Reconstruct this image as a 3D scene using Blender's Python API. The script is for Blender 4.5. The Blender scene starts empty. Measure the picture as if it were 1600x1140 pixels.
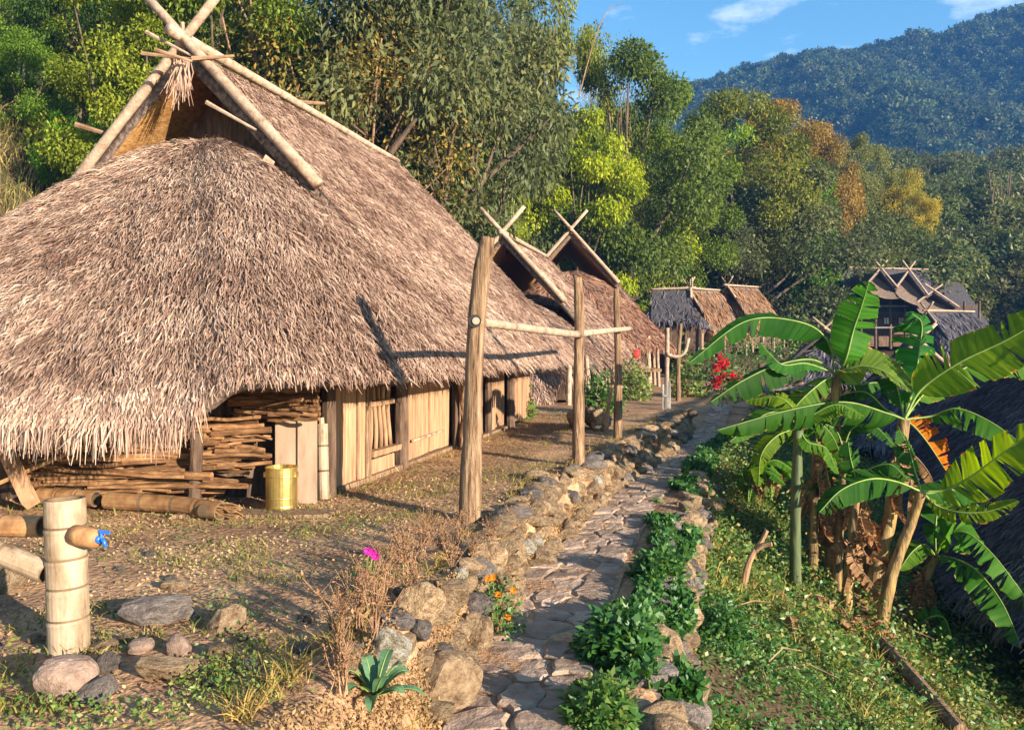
import bpy, bmesh, math, random
import numpy as np
from mathutils import Vector, Matrix
C = bpy.context.scene.collection
SC = bpy.context.scene
rng = np.random.default_rng(7)
random.seed(7)
# ------------------------------------------------------------------ camera, world, sun, exposure
F, HY, CZ = 1256.0, 540.0, 1.7            # focal length and horizon in photograph pixels, eye height
cam_d = bpy.data.cameras.new('camera'); cam = bpy.data.objects.new('camera', cam_d); C.objects.link(cam)
cam.location = (0, 0, CZ); cam.rotation_euler = (math.pi/2, 0, 0)
cam_d.sensor_width = 36; cam_d.lens = 36*F/1600; cam_d.shift_y = -30/1600
cam_d.clip_start = 0.1; cam_d.clip_end = 3000
SC.camera = cam
SUN_AZ = Vector((-0.74, 0.67, 0)).normalized()       # the way the light travels over the ground
SUN_EL = math.radians(14.0)
HAZE = 0.0004
w = bpy.data.worlds.new('World'); SC.world = w; w.use_nodes = True
nt = w.node_tree; N = nt.nodes; LK = nt.links
N.clear()
sky = N.new('ShaderNodeTexSky'); sky.sky_type = 'NISHITA'; sky.sun_disc = False
sky.sun_elevation = SUN_EL
sky.sun_rotation = math.atan2(-SUN_AZ.x, -SUN_AZ.y)
sky.altitude = 900; sky.air_density = 1.0; sky.dust_density = 0.0; sky.ozone_density = 1.6
tc = N.new('ShaderNodeTexCoord'); mp = N.new('ShaderNodeMapping'); mp.inputs['Scale'].default_value = (2.2, 2.2, 6.0)
no = N.new('ShaderNodeTexNoise'); no.inputs['Scale'].default_value = 2.6; no.inputs['Detail'].default_value = 9; no.inputs['Roughness'].default_value = .62
rp = N.new('ShaderNodeValToRGB'); rp.color_ramp.elements[0].position = .51; rp.color_ramp.elements[1].position = .72
rp.color_ramp.elements[1].color = (.75, .75, .75, 1)
mx = N.new('ShaderNodeMix'); mx.data_type = 'RGBA'
mx.inputs['B'].default_value = (6.2, 6.4, 6.8, 1)
bg = N.new('ShaderNodeBackground'); bg.inputs['Strength'].default_value = 0.095
out = N.new('ShaderNodeOutputWorld')
LK.new(tc.outputs['Generated'], mp.inputs['Vector']); LK.new(mp.outputs['Vector'], no.inputs['Vector'])
LK.new(no.outputs['Fac'], rp.inputs['Fac']); LK.new(rp.outputs['Color'], mx.inputs['Factor'])
hsv = N.new('ShaderNodeHueSaturation'); hsv.inputs['Hue'].default_value = .488; hsv.inputs['Saturation'].default_value = 1.2; hsv.inputs['Value'].default_value = 1.12
LK.new(sky.outputs['Color'], hsv.inputs['Color']); LK.new(hsv.outputs['Color'], mx.inputs['A']); LK.new(mx.outputs['Result'], bg.inputs['Color']); LK.new(bg.outputs['Background'], out.inputs['Surface'])
sd = bpy.data.lights.new('sun', 'SUN'); sd.energy = 5.0; sd.angle = math.radians(0.55); sd.color = (1.0, 0.88, 0.70)
sun = bpy.data.objects.new('sun', sd); C.objects.link(sun)
ldir = Vector((SUN_AZ.x*math.cos(SUN_EL), SUN_AZ.y*math.cos(SUN_EL), -math.sin(SUN_EL)))
sun.rotation_euler = ldir.to_track_quat('-Z', 'Y').to_euler(); sun.location = (20, -20, 20)
vs = SC.view_settings; vs.view_transform = 'Standard'; vs.look = 'None'; vs.exposure = 1.45; vs.gamma = 1; vs.use_curve_mapping = False
SC.render.engine = 'CYCLES'
SC.cycles.max_bounces = 6; SC.cycles.diffuse_bounces = 3; SC.cycles.glossy_bounces = 2; SC.cycles.transmission_bounces = 4
SC.cycles.transparent_max_bounces = 6; SC.cycles.volume_bounces = 0; SC.cycles.caustics_reflective = False; SC.cycles.caustics_refractive = False

# ------------------------------------------------------------------ helpers
def P(x, y, d): return np.array([(x-800)/F*d, d, CZ+(HY-y)/F*d])
def PZ(x, y, z=0.0): return P(x, y, (CZ-z)*F/(y-HY))
def nrm(a):
    a = np.asarray(a, float); return a/(np.linalg.norm(a, axis=-1, keepdims=True)+1e-9)
_H = np.random.default_rng(3).random((256, 256))
def vnoise(x, y):
    x = np.asarray(x, float); y = np.asarray(y, float)
    xi = np.floor(x).astype(int); yi = np.floor(y).astype(int); fx = x-xi; fy = y-yi
    fx = fx*fx*(3-2*fx); fy = fy*fy*(3-2*fy)
    h = lambda a, b: _H[a & 255, b & 255]
    return (h(xi, yi)*(1-fx)+h(xi+1, yi)*fx)*(1-fy)+(h(xi, yi+1)*(1-fx)+h(xi+1, yi+1)*fx)*fy
def fbm(x, y, o=4):
    s = 0; a = .5
    for k in range(o):
        s = s+a*(vnoise(x*2**k+17*k, y*2**k+31*k)-.5); a *= .5
    return s
def sst(a, b, x):
    t = np.clip((np.asarray(x, float)-a)/(b-a), 0, 1); return t*t*(3-2*t)

def tag(o, label=None, cat=None, group=None, kind=None):
    if label: o['label'] = label
    if cat: o['category'] = cat
    if group: o['group'] = group
    if kind: o['kind'] = kind
    return o
def thing(name, label, cat, loc=(0, 0, 0), group=None, rz=0.0):
    o = bpy.data.objects.new(name, None); C.objects.link(o); o.location = tuple(float(q) for q in loc); o.rotation_euler.z = rz
    o.empty_display_size = .2
    return tag(o, label, cat, group)
def link(name, me, parent=None, loc=None, kind=None):
    o = bpy.data.objects.new(name, me); C.objects.link(o)
    if parent is not None:
        o.parent = parent
    if loc is not None: o.location = tuple(float(q) for q in loc)
    if kind: o['kind'] = kind
    return o
def np_mesh(name, V, Q, mats, var=None, smooth=False, mi=None):
    V = np.asarray(V, np.float32); Q = np.asarray(Q, np.int32)
    me = bpy.data.meshes.new(name); k = Q.shape[1]
    me.vertices.add(len(V)); me.vertices.foreach_set('co', V.ravel())
    me.loops.add(Q.size); me.loops.foreach_set('vertex_index', Q.ravel())
    me.polygons.add(len(Q)); me.polygons.foreach_set('loop_start', np.arange(len(Q), dtype=np.int32)*k)
    if mi is not None: me.polygons.foreach_set('material_index', np.asarray(mi, np.int32))
    for m in mats: me.materials.append(m)
    me.update(calc_edges=True)
    if smooth: me.polygons.foreach_set('use_smooth', np.ones(len(Q), bool))
    if var is not None:
        a = me.attributes.new('var', 'FLOAT', 'FACE'); a.data.foreach_set('value', np.asarray(var, np.float32))
    return me
class MB:
    def __init__(s): s.v = []; s.f = []; s.m = []
    def add(s, V, Fs, m=0):
        b = len(s.v); s.v += [tuple(map(float, q)) for q in V]; s.f += [tuple(i+b for i in f) for f in Fs]; s.m += [m]*len(Fs)
    def box(s, c, hx, hy, hz, m=0, jit=0.0):        # centre and three half-axis vectors
        c = np.asarray(c, float); hx, hy, hz = (np.asarray(q, float) for q in (hx, hy, hz))
        V = [c+a*hx+b*hy+d*hz+jit*rng.normal(size=3) for d in (-1, 1) for b in (-1, 1) for a in (-1, 1)]
        s.add(V, [(0, 2, 3, 1), (4, 5, 7, 6), (0, 1, 5, 4), (2, 6, 7, 3), (0, 4, 6, 2), (1, 3, 7, 5)], m)
    def tube(s, pts, rad, n=8, m=0, cap=True, capm=None, wob=0.0):
        pts = np.asarray(pts, float); k = len(pts); rad = np.broadcast_to(np.asarray(rad, float), (k,))
        T = np.gradient(pts, axis=0); T = nrm(T)
        ref = np.array([0, 0, 1.]) if abs(T[0][2]) < .8 else np.array([1., 0, 0])
        V = []
        for i in range(k):
            a = nrm(np.cross(T[i], ref)); b = np.cross(a, T[i])
            for j in range(n):
                th = 2*math.pi*j/n; r = rad[i]*(1+wob*rng.normal())
                V.append(pts[i]+r*(math.cos(th)*a+math.sin(th)*b))
        Fs = [(i*n+j, i*n+(j+1) % n, (i+1)*n+(j+1) % n, (i+1)*n+j) for i in range(k-1) for j in range(n)]
        s.add(V, Fs, m)
        if cap:
            b = len(s.v)-k*n; cm = m if capm is None else capm
            s.f += [tuple(b+j for j in range(n))[::-1], tuple(b+(k-1)*n+j for j in range(n))]; s.m += [cm, cm]
    def lathe(s, c, prof, n=24, m=0):               # profile of (radius, height)
        V = [(c[0]+r*math.cos(2*math.pi*j/n), c[1]+r*math.sin(2*math.pi*j/n), c[2]+h) for r, h in prof for j in range(n)]
        s.add(V, [(i*n+j, i*n+(j+1) % n, (i+1)*n+(j+1) % n, (i+1)*n+j) for i in range(len(prof)-1) for j in range(n)], m)
    def mesh(s, name, mats, off=(0, 0, 0), smooth=False):
        me = bpy.data.meshes.new(name)
        V = np.asarray(s.v, float)-np.asarray(off, float)
        me.from_pydata(V.tolist(), [], s.f)
        for q in (mats if isinstance(mats, (list, tuple)) else [mats]): me.materials.append(q)
        me.polygons.foreach_set('material_index', np.asarray(s.m, np.int32))
        if smooth: me.polygons.foreach_set('use_smooth', np.ones(len(s.f), bool))
        me.update(); return me
    def build(s, name, mats, parent=None, smooth=False, kind=None, label=None):   # world coordinates; parent: an unrotated Empty
        off = np.zeros(3)
        if parent is not None:
            q = parent
            while q is not None: off = off+np.array(q.location); q = q.parent
        o = link(name, s.mesh(name, mats, off, smooth), parent, kind=kind)
        if label: o['label'] = label
        return o
    def own(s, name, mats, base, label, cat, group=None, smooth=False):          # a thing that is one mesh
        o = link(name, s.mesh(name, mats, base, smooth), None, base); return tag(o, label, cat, group)
def spline(pts, n):
    pts = np.asarray(pts, float); k = len(pts); E = np.vstack([2*pts[0]-pts[1], pts, 2*pts[-1]-pts[-2]])
    o = []
    for t in np.linspace(0, k-1-1e-6, n):
        i = int(t); f = t-i; a, b, c, d = E[i], E[i+1], E[i+2], E[i+3]
        o.append(.5*((2*b)+(c-a)*f+(2*a-5*b+4*c-d)*f*f+(-a+3*b-3*c+d)*f**3))
    return np.array(o)

# ------------------------------------------------------------------ materials
def base_mat(name):
    m = bpy.data.materials.new(name); m.use_nodes = True; nt = m.node_tree; nt.nodes.clear()
    o = nt.nodes.new('ShaderNodeOutputMaterial'); p = nt.nodes.new('ShaderNodeBsdfPrincipled')
    nt.links.new(p.outputs[0], o.inputs[0]); return m, nt, p, o
def ramp(nt, stops):
    r = nt.nodes.new('ShaderNodeValToRGB'); e = r.color_ramp.elements
    while len(e) < len(stops): e.new(.5)
    for q, (pos, col) in zip(e, stops): q.position = pos; q.color = (*col, 1)
    return r
def surf(name, stops, scale=4, stretch=(1, 1, 1), rough=.85, bump=.4, bscale=None, bdist=.03, metal=0, spec=.3, detail=8, rnd=.25, coord='Object', rr=.6):
    m, nt, p, o = base_mat(name); n = nt.nodes; l = nt.links
    tc = n.new('ShaderNodeTexCoord'); mp = n.new('ShaderNodeMapping'); mp.inputs['Scale'].default_value = stretch
    oi = n.new('ShaderNodeObjectInfo'); vm = n.new('ShaderNodeVectorMath'); vm.operation = 'ADD'
    sc = n.new('ShaderNodeMath'); sc.operation = 'MULTIPLY'; sc.inputs[1].default_value = 50
    l.new(oi.outputs['Random'], sc.inputs[0]); l.new(tc.outputs[coord], vm.inputs[0]); l.new(sc.outputs[0], vm.inputs[1]); l.new(vm.outputs[0], mp.inputs[0])
    no = n.new('ShaderNodeTexNoise'); no.inputs['Scale'].default_value = scale; no.inputs['Detail'].default_value = detail; no.inputs['Roughness'].default_value = rr
    l.new(mp.outputs[0], no.inputs['Vector'])
    r = ramp(nt, stops); l.new(no.outputs['Fac'], r.inputs[0])
    hs = n.new('ShaderNodeHueSaturation'); mr = n.new('ShaderNodeMapRange')
    mr.inputs['To Min'].default_value = 1-rnd; mr.inputs['To Max'].default_value = 1+rnd
    l.new(oi.outputs['Random'], mr.inputs['Value']); l.new(mr.outputs[0], hs.inputs['Value']); l.new(r.outputs[0], hs.inputs['Color'])
    l.new(hs.outputs[0], p.inputs['Base Color'])
    p.inputs['Roughness'].default_value = rough; p.inputs['Metallic'].default_value = metal; p.inputs['Specular IOR Level'].default_value = spec
    if bump:
        b = n.new('ShaderNodeBump'); b.inputs['Strength'].default_value = bump; b.inputs['Distance'].default_value = bdist
        n2 = n.new('ShaderNodeTexNoise'); n2.inputs['Scale'].default_value = bscale or scale*3; n2.inputs['Detail'].default_value = 6; n2.inputs['Roughness'].default_value = .65
        l.new(mp.outputs[0], n2.inputs['Vector']); l.new(n2.outputs['Fac'], b.inputs['Height']); l.new(b.outputs[0], p.inputs['Normal'])
    return m
def leafmat(name, stops, rough=.45, trans=.35, spec=.35, objcol=True, tcol=None, rnd=.0):
    m, nt, p, o = base_mat(name); n = nt.nodes; l = nt.links
    at = n.new('ShaderNodeAttribute'); at.attribute_name = 'var'
    r = ramp(nt, stops); l.new(at.outputs['Fac'], r.inputs[0]); col = r.outputs[0]
    if objcol or rnd:
        oi = n.new('ShaderNodeObjectInfo')
    if objcol:
        mu = n.new('ShaderNodeMix'); mu.data_type = 'RGBA'; mu.blend_type = 'MULTIPLY'; mu.inputs['Factor'].default_value = 1
        l.new(col, mu.inputs['A']); l.new(oi.outputs['Color'], mu.inputs['B']); col = mu.outputs['Result']
    if rnd:
        hs = n.new('ShaderNodeHueSaturation'); mr = n.new('ShaderNodeMapRange'); mr.inputs['To Min'].default_value = 1-rnd; mr.inputs['To Max'].default_value = 1+rnd
        mh = n.new('ShaderNodeMapRange'); mh.inputs['To Min'].default_value = .47; mh.inputs['To Max'].default_value = .53
        wn = n.new('ShaderNodeTexWhiteNoise'); wn.noise_dimensions = '1D'; l.new(oi.outputs['Random'], wn.inputs['W'])
        l.new(wn.outputs['Value'], mh.inputs['Value']); l.new(mh.outputs[0], hs.inputs['Hue'])
        l.new(oi.outputs['Random'], mr.inputs['Value']); l.new(mr.outputs[0], hs.inputs['Value']); l.new(col, hs.inputs['Color']); col = hs.outputs[0]
    l.new(col, p.inputs['Base Color']); p.inputs['Roughness'].default_value = rough; p.inputs['Specular IOR Level'].default_value = spec
    if trans:
        tr = n.new('ShaderNodeBsdfTranslucent'); ms = n.new('ShaderNodeMixShader'); ms.inputs[0].default_value = trans
        hs2 = n.new('ShaderNodeHueSaturation'); hs2.inputs['Value'].default_value = 1.5; hs2.inputs['Saturation'].default_value = 1.1; hs2.inputs['Hue'].default_value = .485
        l.new(col, hs2.inputs['Color']); l.new(hs2.outputs[0], tr.inputs['Color'])
        l.new(p.outputs[0], ms.inputs[1]); l.new(tr.outputs[0], ms.inputs[2]); l.new(ms.outputs[0], o.inputs[0])
    return m
G3 = lambda *a: a
M = {}
M['straw'] = leafmat('straw', [(0, (.09, .048, .034)), (.28, (.235, .138, .098)), (.6, (.395, .26, .19)), (.88, (.5, .355, .265)), (1, (.56, .42, .32))], rough=.8, trans=.12, spec=.1)
M['thatch'] = surf('thatch', [(.3, (.05, .033, .025)), (.5, (.15, .10, .075)), (.7, (.30, .22, .17))], scale=14, rough=.95, bump=1.0, bscale=30, rnd=.05)
M['thatch_under'] = surf('thatch_under', [(.3, (.16, .075, .025)), (.5, (.32, .16, .05)), (.7, (.42, .24, .09))], scale=9, stretch=(1, 1, 3), rough=.9, bump=.7, rnd=.05)
M['thatch_old_shaded'] = surf('thatch_old_shaded', [(.3, (.03, .027, .032)), (.5, (.065, .058, .066)), (.7, (.12, .105, .11))], scale=10, rough=.95, bump=1.0, bscale=26, rnd=.05)  # bluish shade is put into the colour of this weathered thatch
M['pole'] = surf('peeled_pole', [(.32, (.17, .10, .065)), (.45, (.33, .225, .155)), (.6, (.43, .31, .225)), (.75, (.5, .38, .29))], scale=7, stretch=(1, 1, 1), rough=.8, bump=.6, bscale=16, rr=.72, rnd=.12)
M['post'] = surf('weathered_post', [(.36, (.05, .026, .014)), (.44, (.17, .095, .05)), (.55, (.28, .175, .10)), (.68, (.40, .28, .18))], scale=8, stretch=(3.2, 3.2, .22), rough=.9, bump=1, bscale=11, bdist=.05, rr=.7, rnd=.12)
M['greywood'] = surf('grey_wood', [(.3, (.10, .09, .08)), (.5, (.22, .2, .18)), (.7, (.36, .33, .3))], scale=7, stretch=(2, 2, .3), rough=.85, bump=.6, rnd=.2)
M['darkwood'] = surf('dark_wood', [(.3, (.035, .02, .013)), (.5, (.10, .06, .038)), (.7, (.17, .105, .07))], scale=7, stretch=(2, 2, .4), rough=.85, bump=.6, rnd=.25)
M['board'] = surf('pale_board', [(.3, (.16, .085, .04)), (.5, (.34, .19, .105)), (.72, (.43, .265, .155))], scale=5, stretch=(3, 3, .25), rough=.8, bump=.35, rnd=.15)
M['ply'] = surf('plywood', [(.3, (.22, .14, .09)), (.5, (.32, .215, .145)), (.7, (.38, .265, .185))], scale=3, stretch=(2, 2, .4), rough=.8, bump=.15, rnd=.05)
M['bamboo_pale'] = surf('pale_bamboo', [(.32, (.07, .042, .025)), (.42, (.25, .17, .105)), (.55, (.38, .275, .185)), (.8, (.46, .35, .25))], scale=6, stretch=(1, 1, .35), rr=.7, rough=.55, bump=.2, rnd=.08)
M['bamboo_brown'] = surf('brown_bamboo', [(.3, (.13, .06, .025)), (.5, (.31, .155, .065)), (.7, (.44, .26, .12))], scale=6, stretch=(1, 1, 1), rough=.6, bump=.25, rnd=.3)
M['bamboo_green'] = surf('green_bamboo', [(.3, (.12, .15, .04)), (.6, (.26, .27, .08)), (.8, (.36, .34, .14))], scale=2, stretch=(1, 1, .4), rough=.5, bump=.1, rnd=.15)
M['hollow'] = surf('bamboo_inside', [(.3, (.10, .06, .03)), (.7, (.22, .14, .08))], scale=6, rough=.9, bump=.2)
M['firewood'] = surf('split_firewood', [(.3, (.06, .026, .011)), (.5, (.19, .09, .037)), (.7, (.32, .18, .085))], scale=6, stretch=(1, 1, 4), rough=.8, bump=.5, rnd=.45)
M['rock'] = surf('wall_rock', [(.3, (.07, .04, .024)), (.43, (.25, .155, .085)), (.55, (.42, .28, .16)), (.66, (.48, .36, .23)), (.78, (.55, .46, .34))], scale=5, rough=.9, bump=1, bscale=11, bdist=.09, rnd=.3, rr=.72)
M['rock_pale'] = surf('pale_rock', [(.35, (.14, .10, .06)), (.46, (.36, .29, .2)), (.55, (.52, .47, .38)), (.7, (.64, .6, .53))], scale=5, rough=.9, bump=1, bscale=11, bdist=.09, rnd=.15, rr=.72)
M['rock_grey'] = surf('grey_rock', [(.3, (.07, .055, .05)), (.5, (.19, .15, .13)), (.7, (.33, .27, .23))], scale=5, rough=.9, bump=1, bscale=11, bdist=.09, rnd=.25, rr=.72)
M['boulder'] = surf('smooth_boulder', [(.3, (.15, .09, .065)), (.5, (.27, .18, .135)), (.75, (.36, .26, .2))], scale=4, rough=.85, bump=.6, bscale=14, bdist=.05, rr=.7, rnd=.12)
M['flag'] = surf('flagstone', [(.28, (.13, .075, .05)), (.45, (.28, .185, .13)), (.6, (.38, .265, .19)), (.75, (.48, .35, .25))], scale=3, rough=.85, bump=.9, bscale=10, bdist=.05, rnd=.32, rr=.7)
M['trunk'] = surf('bark', [(.3, (.04, .026, .018)), (.5, (.11, .075, .05)), (.7, (.19, .14, .1))], scale=5, stretch=(2, 2, .4), rough=.9, bump=.8, rnd=.2)
M['twig'] = surf('dry_twig', [(.3, (.14, .07, .04)), (.6, (.32, .19, .11)), (.8, (.46, .33, .22))], scale=5, rough=.85, bump=.2, rnd=.2)
M['gold'] = surf('gold_tin', [(.3, (.42, .27, .07)), (.55, (.66, .46, .15)), (.75, (.74, .56, .22))], scale=9, stretch=(1, 1, .5), rough=.3, bump=.15, metal=.85, rnd=.02)
M['blue'] = surf('blue_plastic', [(.3, (.01, .10, .55)), (.7, (.02, .16, .7))], scale=3, rough=.35, bump=0, rnd=.02, spec=.5)
M['black'] = surf('black_rubber', [(.3, (.012, .012, .012)), (.7, (.025, .025, .025))], scale=4, rough=.6, bump=0)
M['white'] = surf('white_paint', [(.3, (.6, .58, .54)), (.7, (.78, .76, .72))], scale=4, rough=.6, bump=.1)
M['red'] = surf('red_cloth', [(.3, (.5, .015, .02)), (.7, (.65, .03, .03))], scale=4, rough=.6, bump=.1)
M['leaf'] = leafmat('tree_leaf', [(0, (.3, .38, .22)), (.35, (.85, .98, .55)), (.7, (1.5, 1.55, .85)), (1, (2.4, 2.2, 1.1))], rough=.5, trans=.35, spec=.15)
M['far_leaf'] = leafmat('far_canopy_leaf', [(0, (.02, .04, .016)), (.5, (.07, .10, .035)), (1, (.2, .2, .075))], rough=.6, trans=.25, spec=.2, objcol=False, rnd=.55)
M['wood_leaf'] = leafmat('wood_leaf', [(0, (.035, .06, .018)), (.5, (.11, .13, .04)), (1, (.24, .22, .075))], rough=.5, trans=.3, spec=.3, objcol=False, rnd=.35)
M['rosette'] = leafmat('rosette_leaf', [(0, (.05, .12, .06)), (1, (.13, .24, .12))], rough=.5, trans=.2, spec=.3)
M['cover'] = leafmat('ground_cover_leaf', [(0, (.025, .085, .02)), (.3, (.05, .14, .025)), (.55, (.13, .2, .04)), (.74, (.25, .25, .06)), (.9, (.34, .24, .09)), (1, (.33, .16, .07))], rough=.45, trans=.3, spec=.4, objcol=False)
M['litter'] = leafmat('leaf_litter', [(0, (.05, .09, .025)), (.14, (.10, .11, .035)), (.26, (.22, .14, .06)), (.65, (.36, .225, .11)), (1, (.46, .33, .18))], rough=.75, trans=.15, spec=.2, objcol=False)
M['grassblade'] = leafmat('grass_blade', [(0, (.05, .07, .03)), (.4, (.14, .14, .06)), (.7, (.32, .24, .11)), (1, (.45, .33, .17))], rough=.7, trans=.25, spec=.2, objcol=True)
M['ban_leaf'] = leafmat('banana_leaf', [(0, (.028, .10, .014)), (.5, (.065, .165, .018)), (1, (.12, .24, .026))], rough=.55, trans=.55, spec=.12)
M['ban_rib'] = surf('banana_midrib', [(.3, (.13, .2, .035)), (.7, (.25, .31, .08))], scale=6, rough=.5, bump=0, rnd=.1)
M['ban_stem'] = surf('banana_stem', [(.36, (.035, .022, .012)), (.45, (.14, .085, .035)), (.56, (.30, .18, .06)), (.7, (.38, .27, .12))], scale=6, stretch=(2, 2, .3), rr=.72, rough=.6, bump=.6, rnd=.25)
M['ban_stem_green'] = surf('banana_stem_green', [(.3, (.03, .045, .02)), (.5, (.07, .09, .035)), (.75, (.16, .17, .07))], scale=5, stretch=(2, 2, .25), rough=.5, bump=.3, rnd=.15)
M['dead_leaf'] = leafmat('dead_banana_leaf', [(0, (.10, .05, .025)), (.5, (.32, .17, .075)), (1, (.55, .35, .18))], rough=.7, trans=.3, spec=.2)
M['petal'] = leafmat('petal', [(0, (.7, .7, .7)), (1, (1, 1, 1))], rough=.5, trans=.35, spec=.2)
# ------------------------------------------------------------------ terrain
_EY = [-6, 0, 2, 4, 5.2, 5.9, 7.9, 10.4, 11.5, 12.5, 14.7, 17, 20.3, 24, 34]
_EX = [-2.8, -1.9, -1.4, -.95, -.62, -.38, .0, .5, 1.15, 1.4, 2.25, 3.1, 4.1, 5.4, 8.9]
_LY = [-6, 3, 5, 6.28, 7.7, 9.5, 12.56, 15.8, 18.4, 21, 24, 34]
_LX = [-1.8, -.62, -.34, -.22, .12, .78, 1.7, 3.02, 4.0, 4.95, 6.0, 9.4]
_RY = [-6, 3, 4.9, 6.6, 8.4, 9.5, 13.8, 18.4, 21, 24, 34]
_RX = [-1.0, .2, .45, .75, 1.2, 1.5, 2.86, 4.5, 5.55, 6.6, 10.2]
EX = lambda Y: np.interp(Y, _EY, _EX)
LX = lambda Y: np.interp(Y, _LY, _LX)
RX = lambda Y: np.interp(Y, _RY, _RX)
BX = lambda Y: np.interp(Y, [0, 8, 13, 21, 30, 37, 45, 55, 70, 100, 140], [-15, -13, -11.5, -8.5, -5, -2.5, 1, 7, 20, 42, 70])
def TZ(X, Y):
    X = np.asarray(X, float); Y = np.asarray(Y, float)
    e, l, r = EX(Y), LX(Y), RX(Y)
    pz = -.5+.42*sst(19.5, 24, Y)
    zt = .05*fbm(X*.8, Y*.8)+.03*fbm(X*3, Y*3)
    s = np.maximum(BX(Y)-X, 0)
    hill = .78*s*sst(0, 3, s)+.0*s
    hill = np.where(hill > 12, 12+(hill-12)*.35, hill)+sst(1, 6, s)*1.2*fbm(X*.18, Y*.18)
    zt = zt+hill
    zp = pz+.015*fbm(X*2, Y*2)
    sr = np.maximum(X-r, 0)
    drop = -.45*sst(.38, .62, sr)*(1-sst(13, 16, Y)) - .52*np.maximum(sr-.5, 0)
    drop = np.maximum(drop, -2.75-.3*sst(6, 20, Y))
    zr = pz+drop+sst(.5, 1.5, sr)*(.22*fbm(X*.9, Y*.9)+.08*fbm(X*3, Y*3))
    zr = zr+sst(44, 62, Y)*4.3 + sst(66, 110, Y)*15+sst(100, 170, Y)*19*(1-.10*sst(60, 120, X))
    a = sst(0, 1, (X-e)/np.maximum(l-e, .05))
    z = np.where(X < l, zt*(1-a)+zp*a, np.where(X < r, zp, zr))
    # beyond the lane everything blends into the far wooded rise
    return z
def ground_hit(x, y, d0=3.0, d1=120.0):
    d = np.geomspace(d0, d1, 1500); X = (x-800)/F*d; Z = CZ+(HY-y)/F*d
    k = np.argmax(Z < TZ(X, d)); return np.array([X[k], d[k], float(TZ(X[k], d[k]))])

r_ = np.geomspace(5.2, 260, 430); th_ = np.radians(np.linspace(-62, 64, 330))
Rg, Tg = np.meshgrid(r_, th_, indexing='ij'); gx = Rg*np.sin(Tg); gy = -4.5+Rg*np.cos(Tg)
gz = TZ(gx, gy)
V = np.stack([gx, gy, gz], -1).reshape(-1, 3); nr, ntg = Rg.shape
ii = (np.arange(nr-1)[:, None]*ntg+np.arange(ntg-1)[None]).ravel()
Q = np.stack([ii, ii+1, ii+ntg+1, ii+ntg], -1)
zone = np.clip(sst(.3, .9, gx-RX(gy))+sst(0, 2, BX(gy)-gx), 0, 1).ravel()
m, nt, p, o = base_mat('soil'); n_, l_ = nt.nodes, nt.links
tcn = n_.new('ShaderNodeTexCoord')
na = n_.new('ShaderNodeTexNoise'); na.inputs['Scale'].default_value = 1.1; na.inputs['Detail'].default_value = 9; na.inputs['Roughness'].default_value = .68
nb = n_.new('ShaderNodeTexNoise'); nb.inputs['Scale'].default_value = 22; nb.inputs['Detail'].default_value = 7
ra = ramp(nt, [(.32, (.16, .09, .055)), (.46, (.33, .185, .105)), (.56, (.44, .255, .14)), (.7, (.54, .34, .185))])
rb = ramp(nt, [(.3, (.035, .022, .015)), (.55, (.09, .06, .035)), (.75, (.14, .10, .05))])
za = n_.new('ShaderNodeAttribute'); za.attribute_name = 'zone'
mz = n_.new('ShaderNodeMix'); mz.data_type = 'RGBA'
ov = n_.new('ShaderNodeMix'); ov.data_type = 'RGBA'; ov.blend_type = 'OVERLAY'; ov.inputs['Factor'].default_value = .75
for q in (na, nb): l_.new(tcn.outputs['Object'], q.inputs['Vector'])
l_.new(na.outputs['Fac'], ra.inputs[0]); l_.new(na.outputs['Fac'], rb.inputs[0])
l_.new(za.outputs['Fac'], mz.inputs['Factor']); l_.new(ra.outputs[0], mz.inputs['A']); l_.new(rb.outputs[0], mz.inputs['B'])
l_.new(mz.outputs['Result'], ov.inputs['A']); l_.new(nb.outputs['Fac'], ov.inputs['B']); l_.new(ov.outputs['Result'], p.inputs['Base Color'])
bn = n_.new('ShaderNodeBump'); bn.inputs['Strength'].default_value = .9; bn.inputs['Distance'].default_value = .04
l_.new(nb.outputs['Fac'], bn.inputs['Height']); l_.new(bn.outputs[0], p.inputs['Normal']); p.inputs['Roughness'].default_value = .95; p.inputs['Specular IOR Level'].default_value = .1
M['soil'] = m
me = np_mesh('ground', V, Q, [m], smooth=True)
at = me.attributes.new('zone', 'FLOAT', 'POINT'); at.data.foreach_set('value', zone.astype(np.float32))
ground = link('ground', me, kind='structure')
ground['label'] = 'earth terrace, planted slope and wooded hillside under the village'

# ------------------------------------------------------------------ stone shapes shared by walls and loose rocks
def rock_mesh(seed, sub=2, rough=.28, flat=1.0, mat=None, name='stone'):
    bm = bmesh.new(); bmesh.ops.create_icosphere(bm, subdivisions=sub, radius=.5)
    g = np.random.default_rng(seed); dirs = nrm(g.normal(size=(9, 3))); cut = .5*(1-rough*g.random(9)*1.3)
    for v in bm.verts:
        c = np.array(v.co)
        for d_, k in zip(dirs, cut):
            t = c@d_
            if t > k: c = c-d_*(t-k)*.88
        c = c*(1+.10*(vnoise(c[0]*7+seed, c[1]*7+c[2]*5)-.5)+.22*(vnoise(c[0]*2.5+seed, c[1]*2.5-c[2]*3)-.5)+.012*g.normal()); c[2] *= flat; v.co = c
    me = bpy.data.meshes.new(name); bm.to_mesh(me); bm.free(); me.materials.append(mat); me.polygons.foreach_set('use_smooth', np.ones(len(me.polygons), bool)); me.set_sharp_from_angle(angle=math.radians(24)); return me
ROCKS = [rock_mesh(i, 3, .34, 1, M['rock']) for i in range(7)]
ROCKS_G = [rock_mesh(20+i, 3, .3, 1, M['rock_grey']) for i in range(4)]
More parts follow.
